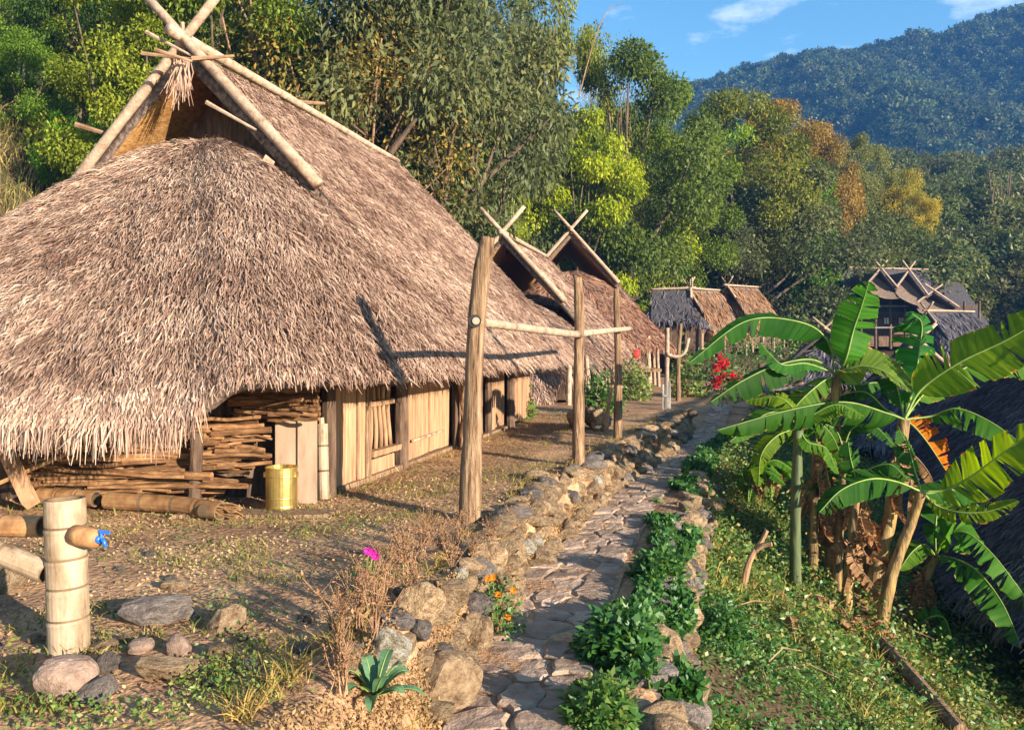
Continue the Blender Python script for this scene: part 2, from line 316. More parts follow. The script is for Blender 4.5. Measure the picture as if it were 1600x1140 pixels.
ROCKS_P = [rock_mesh(40+i, 3, .3, 1, M['rock_pale']) for i in range(3)]
BIGR = [rock_mesh(60+i, 4, .5, 1, M['rock']) for i in range(4)]
BIGP = [rock_mesh(70+i, 4, .5, 1, M['rock_pale']) for i in range(2)]
def put_rock(parent, me, pos, size, rot, name='stone'):
    o = link(name, me, parent, np.asarray(pos)-np.array(parent.location) if parent else pos)
    o.scale = tuple(float(q) for q in size); o.rotation_euler = tuple(float(q) for q in rot); return o

# ------------------------------------------------------------------ flagstone path
path_bed = MB()
ys = np.linspace(2.5, 27, 90)
for a_, b_ in zip(ys[:-1], ys[1:]):
    pass
Yg = np.linspace(2.5, 27, 140); tg = np.linspace(-.06, 1.06, 8)
Vp = np.array([[LX(y)+(RX(y)-LX(y))*t, y, float(TZ(LX(y)+.5*(RX(y)-LX(y)), y))+.02+.010*math.sin(7*y+5*t)] for y in Yg for t in tg])
k = len(tg); ii = (np.arange(len(Yg)-1)[:, None]*k+np.arange(k-1)[None]).ravel()
path = link('path', np_mesh('path', Vp, np.stack([ii, ii+1, ii+k+1, ii+k], -1), [M['soil']], smooth=True), kind='structure')
path['label'] = 'narrow flagstone path running along the stone wall'
def clip_poly(poly, nx, ny, c):
    o = []
    for i in range(len(poly)):
        a, b = poly[i], poly[(i+1) % len(poly)]; da = a[0]*nx+a[1]*ny-c; db = b[0]*nx+b[1]*ny-c
        if da <= 0: o.append(a)
        if da*db < 0:
            t = da/(da-db); o.append((a[0]+t*(b[0]-a[0]), a[1]+t*(b[1]-a[1])))
    return o
seeds = []
yy = 3.2; row = 0
while yy < 23:
    rl = .19+.008*yy+.12*rng.random()
    cnt = 2 if rng.random() < .45 else 3
    for c in range(cnt):
        seeds.append(((c+.5+.45*(rng.random()-.5))/cnt*.95, yy+rl*(rng.random()-.5)*.75))
    yy += rl; row += 1
seeds = np.array(seeds)
for i, s0 in enumerate(seeds):
    poly = [(-.02, s0[1]-1), (.97, s0[1]-1), (.97, s0[1]+1), (-.02, s0[1]+1)]
    for j, s1 in enumerate(seeds):
        if i != j and abs(s1[1]-s0[1]) < 1.6:
            nx, ny = s1-s0; c = nx*(s0[0]+s1[0])/2+ny*(s0[1]+s1[1])/2; poly = clip_poly(poly, nx, ny, c)
    if len(poly) < 3: continue
    pa = np.array(poly); ctr = pa.mean(0)
    # break long straight edges so the outlines are uneven, then pull in for the joint
    pts = []
    for a_, b_ in zip(pa, np.roll(pa, -1, 0)):
        pts.append(a_)
        ln_ = np.linalg.norm(b_-a_)
        for f_ in ((.33, .67) if ln_ > .2 else ((.5,) if ln_ > .1 else ())): pts.append(a_+(b_-a_)*f_+rng.normal(size=2)*.016)
    pa = np.array(pts); dd = pa-ctr; ln = np.linalg.norm(dd, axis=1, keepdims=True)
    pa = ctr+dd*np.maximum(1-(.008+.010*rng.random())/ln, .3)
    h = .018+.018*rng.random(); tx, ty = rng.normal(size=2)*.018
    def W(q, z): 
        t = q[0]/.95; y = q[1]; x = LX(y)+(RX(y)-LX(y))*t
        return np.array([x, y, float(TZ(LX(y)+.5*(RX(y)-LX(y)), y))+z+tx*(q[0]-ctr[0])+ty*(q[1]-ctr[1])])
    n = len(pa); mid = ctr+(pa-ctr)*.86; mb = MB()
    Vv = [W(q, -.02) for q in pa]+[W(q, h*.8+rng.normal()*.003) for q in pa]+[W(q, h+.006+rng.normal()*.004) for q in mid]+[W(ctr, h+.006)]
    Fs = [(a, (a+1) % n, n+(a+1) % n, n+a) for a in range(n)]+[(n+a, n+(a+1) % n, 2*n+(a+1) % n, 2*n+a) for a in range(n)]+[(2*n+a, 2*n+(a+1) % n, 3*n) for a in range(n)]
    base = W(ctr, 0); mb.add(np.array(Vv)-base, Fs)
    link('paving_stone', mb.mesh('paving_stone', M['flag']), path, base)

# ------------------------------------------------------------------ the retaining walls
wall = thing('stone_wall', 'long low dry stone wall holding up the hut terrace, beside the flagstone path', 'wall', (0, 8, -.5))
cnt = 0; y = 4.7
while y < 20.6:
    sz = .13+.09*rng.random()+.004*y
    e, l = EX(y), min(LX(y), EX(y)+.42)
    ncol = 3
    for rw in range(ncol):
        if y < 6.2 and rng.random() < .15: continue
        f = (rw+.4)/ncol; x = l+(e-l)*f+rng.normal()*.03; z = -.5+.5*f+.02*rng.normal()
        s = sz*(.8+.5*rng.random())
        q = rng.random(); me = random.choice(ROCKS if q < .82 else (ROCKS_G if q < .97 else ROCKS_P))
        put_rock(wall, me, (x, y+rng.normal()*.05, z), (s*1.0, s*(1.1+.5*rng.random()), s*(.6+.3*rng.random())), (rng.normal()*.3, rng.normal()*.3, rng.random()*6.3)); cnt += 1
    y += sz*.95
for y in np.arange(5.0, 20.4, .38):                                  # coping on top
    if 5.4 < y < 6: continue
    s = .24+.14*rng.random(); me = random.choice(ROCKS+ROCKS_G)
    put_rock(wall, me, (EX(y)-.05+rng.normal()*.05, y, .0+.03*rng.random()), (s*.9, s*1.3, s*.45), (rng.normal()*.15, rng.normal()*.15, rng.random()*6.3)); cnt += 1
# end of the wall, a squared pier
for k in range(9):
    put_rock(wall, random.choice(ROCKS), (EX(20.4)+.25*(k % 3)-.1, 20.5+.1*rng.normal(), -.4+.2*(k//3)), (.34, .3, .24), (0, 0, rng.random()*6.3)); cnt += 1
lower = thing('stone_wall', 'shorter stone edging holding the outer side of the path, overgrown with leaves', 'wall', (1, 6, -.9))
y = 3.6
while y < 13.5:
    sz = .24+.14*rng.random()
    for rw in range(3):
        s = sz*(.8+.4*rng.random()); q = rng.random()
        put_rock(lower, random.choice(ROCKS if q < .6 else ROCKS_G), (RX(y)+.40+.10*(2-rw)+.04*rng.normal(), y+.06*rng.normal(), -.86+.17*rw), (s, s*1.25, s*.7), (rng.normal()*.2, rng.normal()*.2, rng.random()*6.3))
    y += sz*1.05
# the large stones at the near end of the wall
def rock_at(me, x, y, wpx, hpx, label, name='boulder', d=None, z=None, tall=1.0, rz=0.0, group=None, tilt=(0, 0)):
    b = ground_hit(x, y) if z is None else PZ(x, y, z)
    wpx *= .74; hpx *= .76; s = wpx*b[1]/F; h = hpx*b[1]/F
    o = link(name, me, None, (b[0], b[1]+s*.25, b[2]+h*.36)); o.scale = (s*1.1, s*.95*tall, h*1.2); o.rotation_euler = (tilt[0], tilt[1], rz)
    return tag(o, label, 'rock', group)
rock_at(BIGR[0], 685, 1105, 165, 105, 'large mossy tan block at the near end of the wall, beside the path', rz=.4)
rock_at(BIGP[0], 605, 1040, 95, 85, 'white streaked stone jutting from the wall end above the rosette plant', rz=1.2)
rock_at(BIGR[1], 655, 985, 105, 95, 'grey topped angular stone on the wall end, left of the orange flowers', rz=.2)
rock_at(BIGP[1], 715, 908, 42, 36, 'small white rounded stone on top of the wall by the dry weeds', rz=2.2)
rock_at(BIGR[2], 545, 1050, 90, 80, 'rusty brown stone among dry stems at the wall end', rz=2.0)
rock_at(BIGR[3], 735, 1020, 95, 85, 'brown layered stone at the foot of the wall by the path', rz=2.6)
rock_at(BIGR[2], 705, 955, 90, 80, 'ochre stone in the wall face right above the marigolds', rz=.9)
rock_at(BIGR[1], 765, 905, 75, 80, 'tall tan stone in the wall face behind the marigolds', rz=.1)
rock_at(BIGR[1], 1045, 1005, 85, 70, 'tan stone with flat top on the outer path edge below the leafy bush', rz=.7)
rock_at(BIGR[3], 1010, 1052, 80, 45, 'orange brown flat stone between the two bushes at the path edge', rz=1.7)
rock_at(BIGR[0], 1055, 1110, 95, 95, 'grey weathered stone at the bottom of the picture right of the path', rz=2.9)
rock_at(BIGR[2], 1085, 900, 60, 70, 'ochre stone poking out of the vines on the outer path edge', rz=.4)

# ------------------------------------------------------------------ loose stones around the bamboo water post
GR2 = [rock_mesh(80+i, 4, .22, 1, M['boulder']) for i in range(2)]
SLAB = [rock_mesh(90+i, 4, .3, 1, M['rock_grey']) for i in range(2)]
rock_at(GR2[0], 92, 1095, 116, 92, 'large smooth rounded boulder in front of the bamboo water post', rz=.3)
rock_at(BIGR[1], 12, 925, 78, 56, 'angular tan stone at the left edge under the pale bamboo pole', rz=.9)
rock_at(SLAB[0], 240, 980, 165, 58, 'wide flat dark stone slab behind the ring of stones', rz=.2, tall=.6)
rock_at(GR2[1], 275, 1025, 48, 44, 'small round brown stone in the middle of the stone ring')
rock_at(BIGR[0], 345, 990, 82, 52, 'tilted pale stone at the right of the stone ring', rz=.6, tilt=(0, -.4))
rock_at(BIGR[2], 248, 1068, 118, 56, 'broad yellowish stone at the front of the stone ring', rz=.2)
rock_at(BIGR[3], 342, 1030, 58, 36, 'low yellowish stone in the grass at the ring, right end', rz=.8)
rock_at(SLAB[1], 165, 1050, 50, 44, 'dark grey stone right behind the rounded boulder', rz=1.4)
rock_at(SLAB[0], 148, 1098, 90, 46, 'grey flat stone leaning at the right foot of the rounded boulder', rz=.5, tilt=(0, -.3))
rock_at(GR2[0], 215, 1022, 55, 30, 'low brown stone at the left of the small round stone', rz=1.1)
rock_at(BIGR[0], 156, 1018, 60, 20, 'thin rusty stone at the foot of the bamboo water post', rz=.1)
rock_at(BIGR[3], 272, 920, 64, 18, 'flat pale stone lying in the dry grass above the slab', rz=.3)
for k in range(26):
    x = -3.4+2.4*rng.random(); y = 3.8+3.5*rng.random()
    if x > EX(y)-.2: continue
    o = link('pebble', random.choice(ROCKS+ROCKS_G), None, (x, y, float(TZ(x, y))+.01)); s = .04+.07*rng.random(); o.scale = (s, s*1.2, s*.7); o.rotation_euler.z = rng.random()*6
    tag(o, 'small loose stone on the bare soil near the water post', 'stone', 'small loose stones on the near terrace')
# ------------------------------------------------------------------ thatched huts
class Frame:                                   # local (u along the ridge, v across to the right, z) to world
    def __init__(s, A, ang): s.A = np.array(A, float); s.a = np.array([math.sin(ang), math.cos(ang), 0]); s.r = np.array([math.cos(ang), -math.sin(ang), 0])
    def __call__(s, u, v, z): 
        u, v, z = np.broadcast_arrays(np.asarray(u, float), np.asarray(v, float), np.asarray(z, float))
        return np.array([s.A[0], s.A[1], 0])+u[..., None]*s.a+v[..., None]*s.r+z[..., None]*np.array([0, 0, 1.])
def roof_grids(Fm, H, He, W, L, Rf, Rb, zt, low=.0, n=2.5, uf=.35):
    gs = []
    u = np.linspace(0, L, 40)[:, None]; t = np.linspace(0, 1, 30)[None]
    bulge = .05*fbm(u*1.3+3, t*4+Fm.A[0])
    for sg in (1, -1):
        z = H-(H-He)*t**1.0+bulge+.10*np.sin(np.pi*t)
        g = Fm(u+0*t, sg*W*t+0*u, z+0*u)
        gs.append(g if sg > 0 else g[::-1])
    for end in (0, 1):
        R = Rb if end else Rf
        if R <= 0: continue
        ph = np.linspace(-math.pi/2, math.pi/2, 64)[:, None]; t = np.linspace(0, 1, 30)[None]
        cu = np.abs(np.cos(ph))**(2/n); sv = np.sign(np.sin(ph))*np.abs(np.sin(ph))**(2/n)
        lowz = He-low*sst(.76, .86, np.cos(ph))
        q = 1.6-.48*np.cos(ph)**2
        tu = uf
        bu = -R*cu; vv = W*sv*t
        uu = tu+(bu-tu)*t
        z = zt-(zt-lowz)*t**q+.06*fbm(ph*4+9, t*4)-.03
        if end: uu = L-uu
        g = Fm(uu, vv, z)
        gs.append(g if not end else g[::-1])
    return gs
def grid_mesh(gs, name, mats, thick):
    Vs, Qs, b = [], [], 0
    for g in gs:
        a, c = g.shape[:2]; ii = (np.arange(a-1)[:, None]*c+np.arange(c-1)[None]).ravel()+b
        Vs.append(g.reshape(-1, 3)); Qs.append(np.stack([ii, ii+c, ii+c+1, ii+1], -1)[:, ::-1]); b += a*c
    return np.vstack(Vs), np.vstack(Qs)
def strands(gs, per_m2, ln, wd, seed=1, yaw=.2, lift=.03, fringe=0, fr_len=.5, fr_down=.8, seen=(1, .25, 1, .35)):
    g_ = np.random.default_rng(seed); V = []; var = []
    for gi, g in enumerate(gs):
        c00, c10, c01, c11 = g[:-1, :-1], g[1:, :-1], g[:-1, 1:], g[1:, 1:]
        du = c10-c00; dv = c01-c00; nr_ = np.cross(dv, du); ar = np.linalg.norm(nr_, axis=-1)
        cnt = int(ar.sum()*per_m2*seen[gi]); p = (ar/ar.sum()).ravel(); idx = g_.choice(len(p), cnt, p=p)
        bott = []
        if fringe:
            a = g.shape[0]-1; fi = g_.integers(0, a, int(fringe*np.linalg.norm(np.diff(g[:, -1], axis=0), axis=1).sum()))
            bott = fi*(g.shape[1]-1)+(g.shape[1]-2-(g_.random(len(fi)) < .3))
            idx = np.concatenate([idx, bott])
        N_ = len(idx); a = g_.random((N_, 1)); b = g_.random((N_, 1)); fl = lambda q: q.reshape(-1, 3)[idx]
        pos = fl(c00)*(1-a)*(1-b)+fl(c10)*a*(1-b)+fl(c01)*(1-a)*b+fl(c11)*a*b
        dn = nrm(fl(dv)); nn = nrm(fl(nr_)); nn = np.where(nn[:, 2:3] < 0, -nn, nn)
        side = np.cross(dn, nn)
        cl = vnoise(pos[:, 0]*5+pos[:, 2]*4, pos[:, 1]*5-pos[:, 2]*3)          # neighbours lean the same way in tufts
        th = (g_.normal(size=N_)*yaw+(cl-.5)*.55)[:, None]
        D = dn*np.cos(th)+side*np.sin(th); S = np.cross(D, nn)
        L_ = (ln*(.5+1.0*g_.random((N_, 1)))); w_ = wd*(.5+g_.random((N_, 1)))
        isf = np.zeros((N_, 1)); 
        if len(bott): isf[-len(bott):] = 1
        L_ = np.where(isf > 0, fr_len*(.5+g_.random((N_, 1))), L_)
        off = nn*(.01+.05*g_.random((N_, 1)))
        l1 = lift*(g_.random((N_, 1))); 
        dwn = np.array([0, 0, -1.])
        p0 = pos+off*.4; p1 = pos+off+D*L_*.5+nn*l1*.7
        D2 = nrm(D*(1-fr_down*isf)+dwn*fr_down*isf+g_.normal(size=(N_, 3))*.10)
        p2 = p1+D2*L_*.5+nn*(l1*.9*g_.random((N_, 1))-.01)*(1-isf)
        roll = g_.normal(size=(N_, 1))*.5; S = S*np.cos(roll)+nn*np.sin(roll)
        V.append(np.stack([p0-S*w_*.4, p0+S*w_*.4, p1+S*w_*.5, p1-S*w_*.5, p2+S*w_*.2, p2-S*w_*.2], 1))
        var.append(np.clip(.5*g_.random(N_)+.5*vnoise(pos[:, 0]*7, pos[:, 1]*7+pos[:, 2]*9)+.45*(vnoise(pos[:, 0]*.9+4, pos[:, 1]*.9+pos[:, 2]*1.3)-.5)+.04+.10*g_.normal(size=N_), 0, 1))
    V = np.concatenate(V); var = np.concatenate(var); k = len(V); b = np.arange(k)[:, None]*6
    Q = np.concatenate([b+np.array([[0, 1, 2, 3]]), b+np.array([[3, 2, 4, 5]])]); 
    return V.reshape(-1, 3), Q, np.concatenate([var, var])
def pole(p, q, r0, r1, wob=.02, seg=7, n=9, bend=.02):
    pts = np.linspace(p, q, seg); L = np.linalg.norm(np.asarray(q)-np.asarray(p))
    pts = pts+np.cumsum(rng.normal(size=(seg, 3)), 0)*bend*.15*L/seg
    mb = MB(); mb.tube(pts, np.linspace(r0, r1, seg)*(1+wob*rng.normal(size=seg)), n); return mb
def hut(label, A, ang, H, He, W, L, Rf, Rb, zt, low=0., dens=160, ln=.36, wd=.022, fringe=40, fr_len=.4, pr=.085, barge=(2.15, .75), seed=1, old_shaded=False, straw=True,
        back_barge=False, group='thatched huts of the village', z0=0.0, ridge_ext=(.35, .1), poles='pole', n=2.5, straw_mat=None, base=None, seen=(1, .25, 1, .35)):
    Fm = Frame(A, ang); root = thing('thatched_hut', label, 'hut', (base if base is not None else (Fm(L/2, 0, 0)[0], Fm(L/2, 0, 0)[1], z0)), group)
    gs = roof_grids(Fm, H, He, W, L, Rf, Rb, zt, low, n)
    V, Q = grid_mesh(gs, 'roof', None, .2); off = np.array(root.location)
    rf = link('roof', np_mesh('roof', V-off, Q, [M['thatch_old_shaded' if old_shaded else 'thatch'], M['thatch_under']], smooth=True), root)
    sm = rf.modifiers.new('thickness', 'SOLIDIFY'); sm.thickness = .16; sm.offset = -1; sm.material_offset = 1; sm.material_offset_rim = 0
    if straw:
        V, Q, va = strands(gs, dens, ln, wd, seed, fringe=fringe, fr_len=fr_len, seen=seen)
        st = link('straw', np_mesh('straw', V-off, Q, [straw_mat or M['straw']], va), rf, kind='stuff')
    slope = (H-He)/W; top = H+pr*1.2
    for sg in (1, -1):                                    # crossed barge poles, their tips rising past the ridge
        for uu in ([-.06] if not back_barge else [-.06, L+.06]):
            b0 = Fm(uu-.03*sg, sg*barge[0], top-slope*barge[0]+.12); b1 = Fm(uu-.05*sg, -sg*barge[1], top+slope*barge[1]+.05)
            pole(b0, b1, pr*1.15, pr*.85).build('barge_pole', M[poles], root, smooth=True)
    pole(Fm(-ridge_ext[0], 0, H+pr*1.9), Fm(L+ridge_ext[1], 0, H+pr*1.1), pr*1.15, pr*.8, seg=12, bend=.03).build('ridge_pole', M[poles], root, smooth=True)
    return root, Fm, gs

A1 = (-4.67, 11.5); AN1 = math.radians(15)
hut1, F1, G1 = hut('largest thatched hut, left foreground, with lattice window and firewood under its eave', A1, AN1, 5.95, 1.40, 4.28, 7.6, 4.0, .6, 4.75, low=.33,
                   dens=1400, ln=.17, wd=.0105, fringe=330, fr_len=.12, pr=.074, seed=11)
# long hanging fringe of the front apse
bx_ = G1[2][:, -1]; sel = (bx_[:, 0]/bx_[:, 1]*F+800) < 352; i0, i1 = np.where(sel)[0][[0, -1]]
ap = [G1[2][i0:i1+1, -4:]]
Vf, Qf, vf = strands([ap[0]], 40, .4, .012, 31, fringe=850, fr_len=.36, fr_down=.85)
straw1 = link('straw_fringe', np_mesh('straw_fringe', Vf-np.array(hut1.location), Qf, [M['straw']], np.clip(vf+.1, 0, 1)), hut1, kind='stuff')
# sticks tied over the ridge and gable
def stick(p, q, r, mat, parent, name='ridge_stick', r1=None): pole(p, q, r, r1 or r*.5, n=6, seg=5, bend=.06).build(name, M[mat], parent)
a0 = F1(0, 0, 6.05)
for (x0, y0, x1, y1, d, r, mt) in [(228, 50, 300, 88, 11.3, .03, 'pole'), (222, 84, 300, 92, 11.2, .03, 'twig'), (300, 92, 366, 88, 11.2, .035, 'twig'), (285, 35, 289, 85, 11.4, .03, 'pole'), (243, 78, 300, 96, 11.0, .03, 'twig'),
                               (118, 195, 190, 216, 12.1, .045, 'twig'), (322, 160, 400, 203, 10.8, .032, 'pole'), (455, 318, 512, 338, 10.4, .026, 'pole'), (468, 160, 508, 162, 15.1, .05, 'twig'),
                               (610, 240, 650, 186, 18.8, .085, 'darkwood'), (548, 193, 572, 212, 17.6, .03, 'darkwood'), (412, 247, 428, 256, 10.75, .06, 'pole'), (185, 262, 245, 232, 11.8, .02, 'twig')]:
    stick(P(x0, y0, d), P(x1, y1, d+.05), r, mt, hut1)
# straw tuft hanging at the crossing
tuft = []
for k in range(60):
    p = P(284+rng.normal()*5, 92+rng.random()*8, 11.15+.15*rng.random()); tuft.append(p)
tv = []; 
for p in tuft:
    q = p+np.array([rng.normal()*.1-.06, rng.normal()*.06, -.3-.35*rng.random()]); s = np.array([.007, .003, 0]); m_ = (p+q)/2+rng.normal(size=3)*.02
    tv += [p-s, p+s, m_+s, m_-s, q+s*.4, q-s*.4]
tv = np.array(tv); b = np.arange(len(tuft))[:, None]*6
link('straw_tuft', np_mesh('straw_tuft', tv-np.array(hut1.location), np.concatenate([b+np.array([[0, 1, 2, 3]]), b+np.array([[3, 2, 4, 5]])]), [M['straw']], np.tile(.25+.5*rng.random(len(tuft)), 2)), hut1, kind='stuff')
# gable board of woven mat, dark, inside the overhang
gb = MB(); g0 = [F1(.95, v, z) for v, z in ((-2.6, 3.1), (2.6, 3.1), (0, 5.8))]; gb.add(g0+[q+F1.a*.04 for q in g0], [(0, 1, 2), (5, 4, 3), (0, 3, 4, 1), (1, 4, 5, 2), (2, 5, 3, 0)])
gb.build('gable_mat', M['darkwood'], hut1)

VW = 3.05                                            # wall plane of the long side
def u_at(x, v=VW):
    k = (x-800)/F; s, c = math.sin(AN1), math.cos(AN1)
    return ((A1[0]+c*v)-k*(A1[1]-s*v))/(k*c-s)
def wbox(mb, u0, u1, z0, z1, v=VW, t=.04, m=0, jit=.004):
    c = F1((u0+u1)/2, v, (z0+z1)/2); mb.box(c, F1.a*(u1-u0)/2, F1.r*t/2, np.array([0, 0, (z1-z0)/2]), m, jit)
def wpart(name, mat, *a, **k):
    mb = MB(); wbox(mb, *a, **k); return mb.build(name, M[mat], hut1)
# inner dark walls closing the room
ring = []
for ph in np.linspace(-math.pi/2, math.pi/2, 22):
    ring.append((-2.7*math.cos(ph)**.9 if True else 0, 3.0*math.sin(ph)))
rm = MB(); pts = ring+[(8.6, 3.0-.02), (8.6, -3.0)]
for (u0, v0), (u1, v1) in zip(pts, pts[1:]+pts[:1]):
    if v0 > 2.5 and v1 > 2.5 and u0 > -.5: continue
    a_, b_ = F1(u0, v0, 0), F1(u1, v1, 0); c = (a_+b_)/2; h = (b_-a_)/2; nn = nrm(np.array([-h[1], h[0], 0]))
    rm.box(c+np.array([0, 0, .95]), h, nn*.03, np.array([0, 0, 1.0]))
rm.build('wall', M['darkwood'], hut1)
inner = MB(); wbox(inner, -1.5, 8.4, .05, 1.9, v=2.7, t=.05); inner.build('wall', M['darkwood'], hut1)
post_u = [u_at(506), u_at(567), u_at(621), u_at(706), u_at(758), u_at(793)]
for uu, wdt, mt in zip(post_u, (.15, .09, .17, .13, .13, .16), ('darkwood', 'post', 'darkwood', 'darkwood', 'darkwood', 'darkwood')):
    pole(F1(uu, VW+.06, -.02), F1(uu, VW+.06, 1.85), wdt*.6, wdt*.5, n=8).build('wall_post', M[mt], hut1)
def boards(u0, u1, n, z0, z1, mat='board', v=VW):
    e = np.linspace(u0, u1, n+1)
    for a_, b_ in zip(e[:-1], e[1:]):
        wpart('wall_board', mat, a_+.008, b_-.008, z0+.02*rng.random(), z1, v=v+.012*rng.normal())
boards(u_at(515), u_at(551), 2, .04, 1.75, 'board', VW+.03); boards(u_at(552), u_at(562), 1, .0, 1.7, 'board', VW+.07)
boards(u_at(634), u_at(700), 4, .06, 1.75); boards(u_at(711), u_at(753), 4, .06, 1.75); boards(u_at(763), u_at(788), 3, .06, 1.75)
boards(6.3, 8.2, 5, .06, 1.75)
# three-bar lattice window over a low sill
lat = MB()
ua, ub = u_at(573), u_at(611)
for k in range(5):
    uu = ua+(ub-ua)*(k+.5)/5; zz = np.linspace(.36, 1.6, 9); pts = F1(uu+.05*np.sin(np.linspace(0, 2*math.pi, 9)+.5*k), VW, zz)
    mb = MB(); mb.tube(pts, .034, 6); mb.build('lattice_bar', M['board'], hut1, smooth=True)
wpart('lattice_rail', 'board', ua, ub, .92, .99, v=VW+.03, t=.03)
wpart('window_sill', 'board', ua-.05, ub+.05, .29, .36, v=VW+.06, t=.14); wpart('sill_board', 'board', ua, ub, .04, .24, v=VW+.03)
pole(F1(u_at(636), VW+.09, .34), F1(u_at(684), VW+.09, .36), .022, .02).build('wall_rail', M['bamboo_pale'], hut1)
wpart('threshold', 'post', u_at(515), u_at(790), -.02, .06, v=VW+.05, t=.12)
# bent branch prop under the eave
mb = MB(); mb.tube(spline([F1(2.1, VW+.15, 1.75), F1(2.5, VW+.2, 1.3), F1(2.75, VW+.22, .7), F1(2.7, VW+.2, .02)], 12), .06, 7); mb.build('prop', M['post'], hut1, smooth=True)

# ------------------------------------------------------------------ firewood under the eave
def long_piece(mb, p, q, w_, h_, m=0, bend=.03):
    p, q = np.asarray(p, float), np.asarray(q, float); k = 5; pts = np.linspace(p, q, k)+rng.normal(size=(k, 3))*np.array([.0, .0, 1])*bend*.4
    d = nrm(q-p); s = nrm(np.cross(d, [0, 0, 1])); Vv = []
    rl = rng.normal()*.5; u_ = np.array([0, 0, 1.])*math.cos(rl)+s*math.sin(rl); s2 = np.cross(d, u_)
    for t in pts:
        Vv += [t-s2*w_/2-u_*h_/2, t+s2*w_/2-u_*h_/2, t+s2*w_/2*.9+u_*h_/2, t-s2*w_/2*.9+u_*h_/2]
    Fs = [(4*i+a, 4*i+(a+1) % 4, 4*i+4+(a+1) % 4, 4*i+4+a) for i in range(k-1) for a in range(4)]+[(3, 2, 1, 0), (4*k-4, 4*k-3, 4*k-2, 4*k-1)]
    mb.add(Vv, Fs, m)
fw = thing('firewood_pile', 'stack of brown split bamboo and branches under the low front eave of the largest hut', 'firewood', PZ(220, 790))
def wood(x0, y0, x1, y1, d0, d1, w_, h_, tubed=False, mat='firewood'):
    mb = MB(); p, q = P(x0, y0, d0), P(x1, y1, d1)
    if tubed: mb.tube(np.linspace(p, q, 4)+rng.normal(size=(4, 3))*.012, w_/2, 7)
    else: long_piece(mb, p, q, w_, h_)
    mb.build('split_log', M[mat], fw)
for k in range(190):
    y = 680+88*((k*.618) % 1)+rng.normal()*3; x0 = 20+130*rng.random(); x1 = x0+130+150*rng.random()
    if x1 > 395: x1 = 395-40*rng.random()
    d = 8.75+.45*rng.random()-(y-684)/88*.25; sl = rng.normal()*7
    wood(x0, y-sl, x1, y+sl*.6, d+.1*rng.normal(), d+.1*rng.normal(), .03+.07*rng.random()**2.5, .018+.025*rng.random(), rng.random() < .25, 'firewood' if rng.random() < .7 else 'bamboo_brown')
for k in range(95):                                          # upper shelf beside the dark doorway
    y = 604+46*((k*.618) % 1); x0 = 352+70*rng.random(); x1 = x0+60+70*rng.random()
    if x1 > 502: x1 = 502-10*rng.random()
    d = 8.7+.35*rng.random()
    wood(x0, y+rng.normal()*4, x1, y+rng.normal()*4, d, d+.15*rng.normal(), .025+.035*rng.random(), .018+.02*rng.random(), rng.random() < .3)
for k in range(34):
    y = 658+72*rng.random(); x0 = 300+40*rng.random(); x1 = x0+50+60*rng.random()
    wood(x0, y+rng.normal()*4, min(x1, 425), y+rng.normal()*5, 8.7+.2*rng.random(), 8.75+.2*rng.random(), .03+.045*rng.random(), .02+.02*rng.random(), rng.random() < .3)
# shelf rails, prop posts
for (x0, y0, x1, y1, r, mt) in [(308, 676, 304, 778, .07, 'darkwood')]:
    pole(P(x0, y0, 8.55), P(x1, y1, 8.5), r, r*.95).build('prop_post', M[mt], fw)
mb = MB(); p, q = P(2, 690, 8.35), P(48, 786, 8.2); long_piece(mb, p, q, .17, .1, bend=0); o = mb.build('slanted_post', M['board'], fw)
long_mb = MB(); long_mb.tube(np.linspace(P(-10, 758, 8.2), P(150, 690, 8.5), 5), .022, 6); long_mb.build('tie_pole', M['bamboo_brown'], fw)
# split giant bamboo log lying in front
lg = thing('bamboo_log', 'thick brown bamboo log with a broken end lying on the ground before the firewood', 'bamboo log', PZ(270, 795))
def bamboo(pts, r, nodes, n=14, mat='bamboo_brown', open_end=True, parent=None, name='culm', seg=40, smooth=True):
    pts = spline(pts, seg) if len(pts) > 2 else np.linspace(pts[0], pts[1], seg)
    t = np.linspace(0, 1, seg); rad = np.full(seg, r)
    for q in np.linspace(0, 1, nodes+2)[1:-1]: rad = rad+r*(.035*np.exp(-((t-q)/.012)**2)-.05*np.exp(-((t-q-.02)/.008)**2))
    mb = MB(); mb.tube(pts, rad, n, 0, cap=False)
    for q in np.linspace(0, 1, nodes+2)[1:-1]:
        i_ = int(round((q+.018)*(seg-1)))
        for j_ in range(n): mb.m[i_*n+j_] = 1
    if open_end:                                        # hollow ends: an inner tube and a rim at each end
        b = len(mb.v); T = nrm(pts[-1]-pts[0]); k = 6
        for (c0, dr) in ((pts[0], 1), (pts[-1], -1)):
            b = len(mb.v); i0 = 0 if dr > 0 else (seg-1)*n
            ringv = np.array(mb.v[i0:i0+n]); inn = c0+(ringv-c0)*.82; deep = inn+dr*(pts[1]-pts[0])/np.linalg.norm(pts[1]-pts[0])*r*2.2
            mb.add(np.vstack([ringv, inn, deep]), [(a, (a+1) % n, n+(a+1) % n, n+a) for a in range(n)]+[(n+a, n+(a+1) % n, 2*n+(a+1) % n, 2*n+a) for a in range(n)]+[tuple(2*n+a for a in range(n))], 1)
    return mb.build(name, [M[mat], M['hollow']], parent, smooth=False)
bamboo([PZ(168, 797)+[0, 0, .1], PZ(270, 803)+[0, 0, .1], PZ(345, 813)+[0, 0, .09]], .088, 3, parent=lg, name='culm')
mb = MB()
for k in range(7): long_piece(mb, PZ(335, 810)+[0, 0, .04+.02*k], PZ(368+14*rng.random(), 813)+[0, 0, .02+.02*k], .035, .012)
mb.build('splintered_end', M['bamboo_brown'], lg)
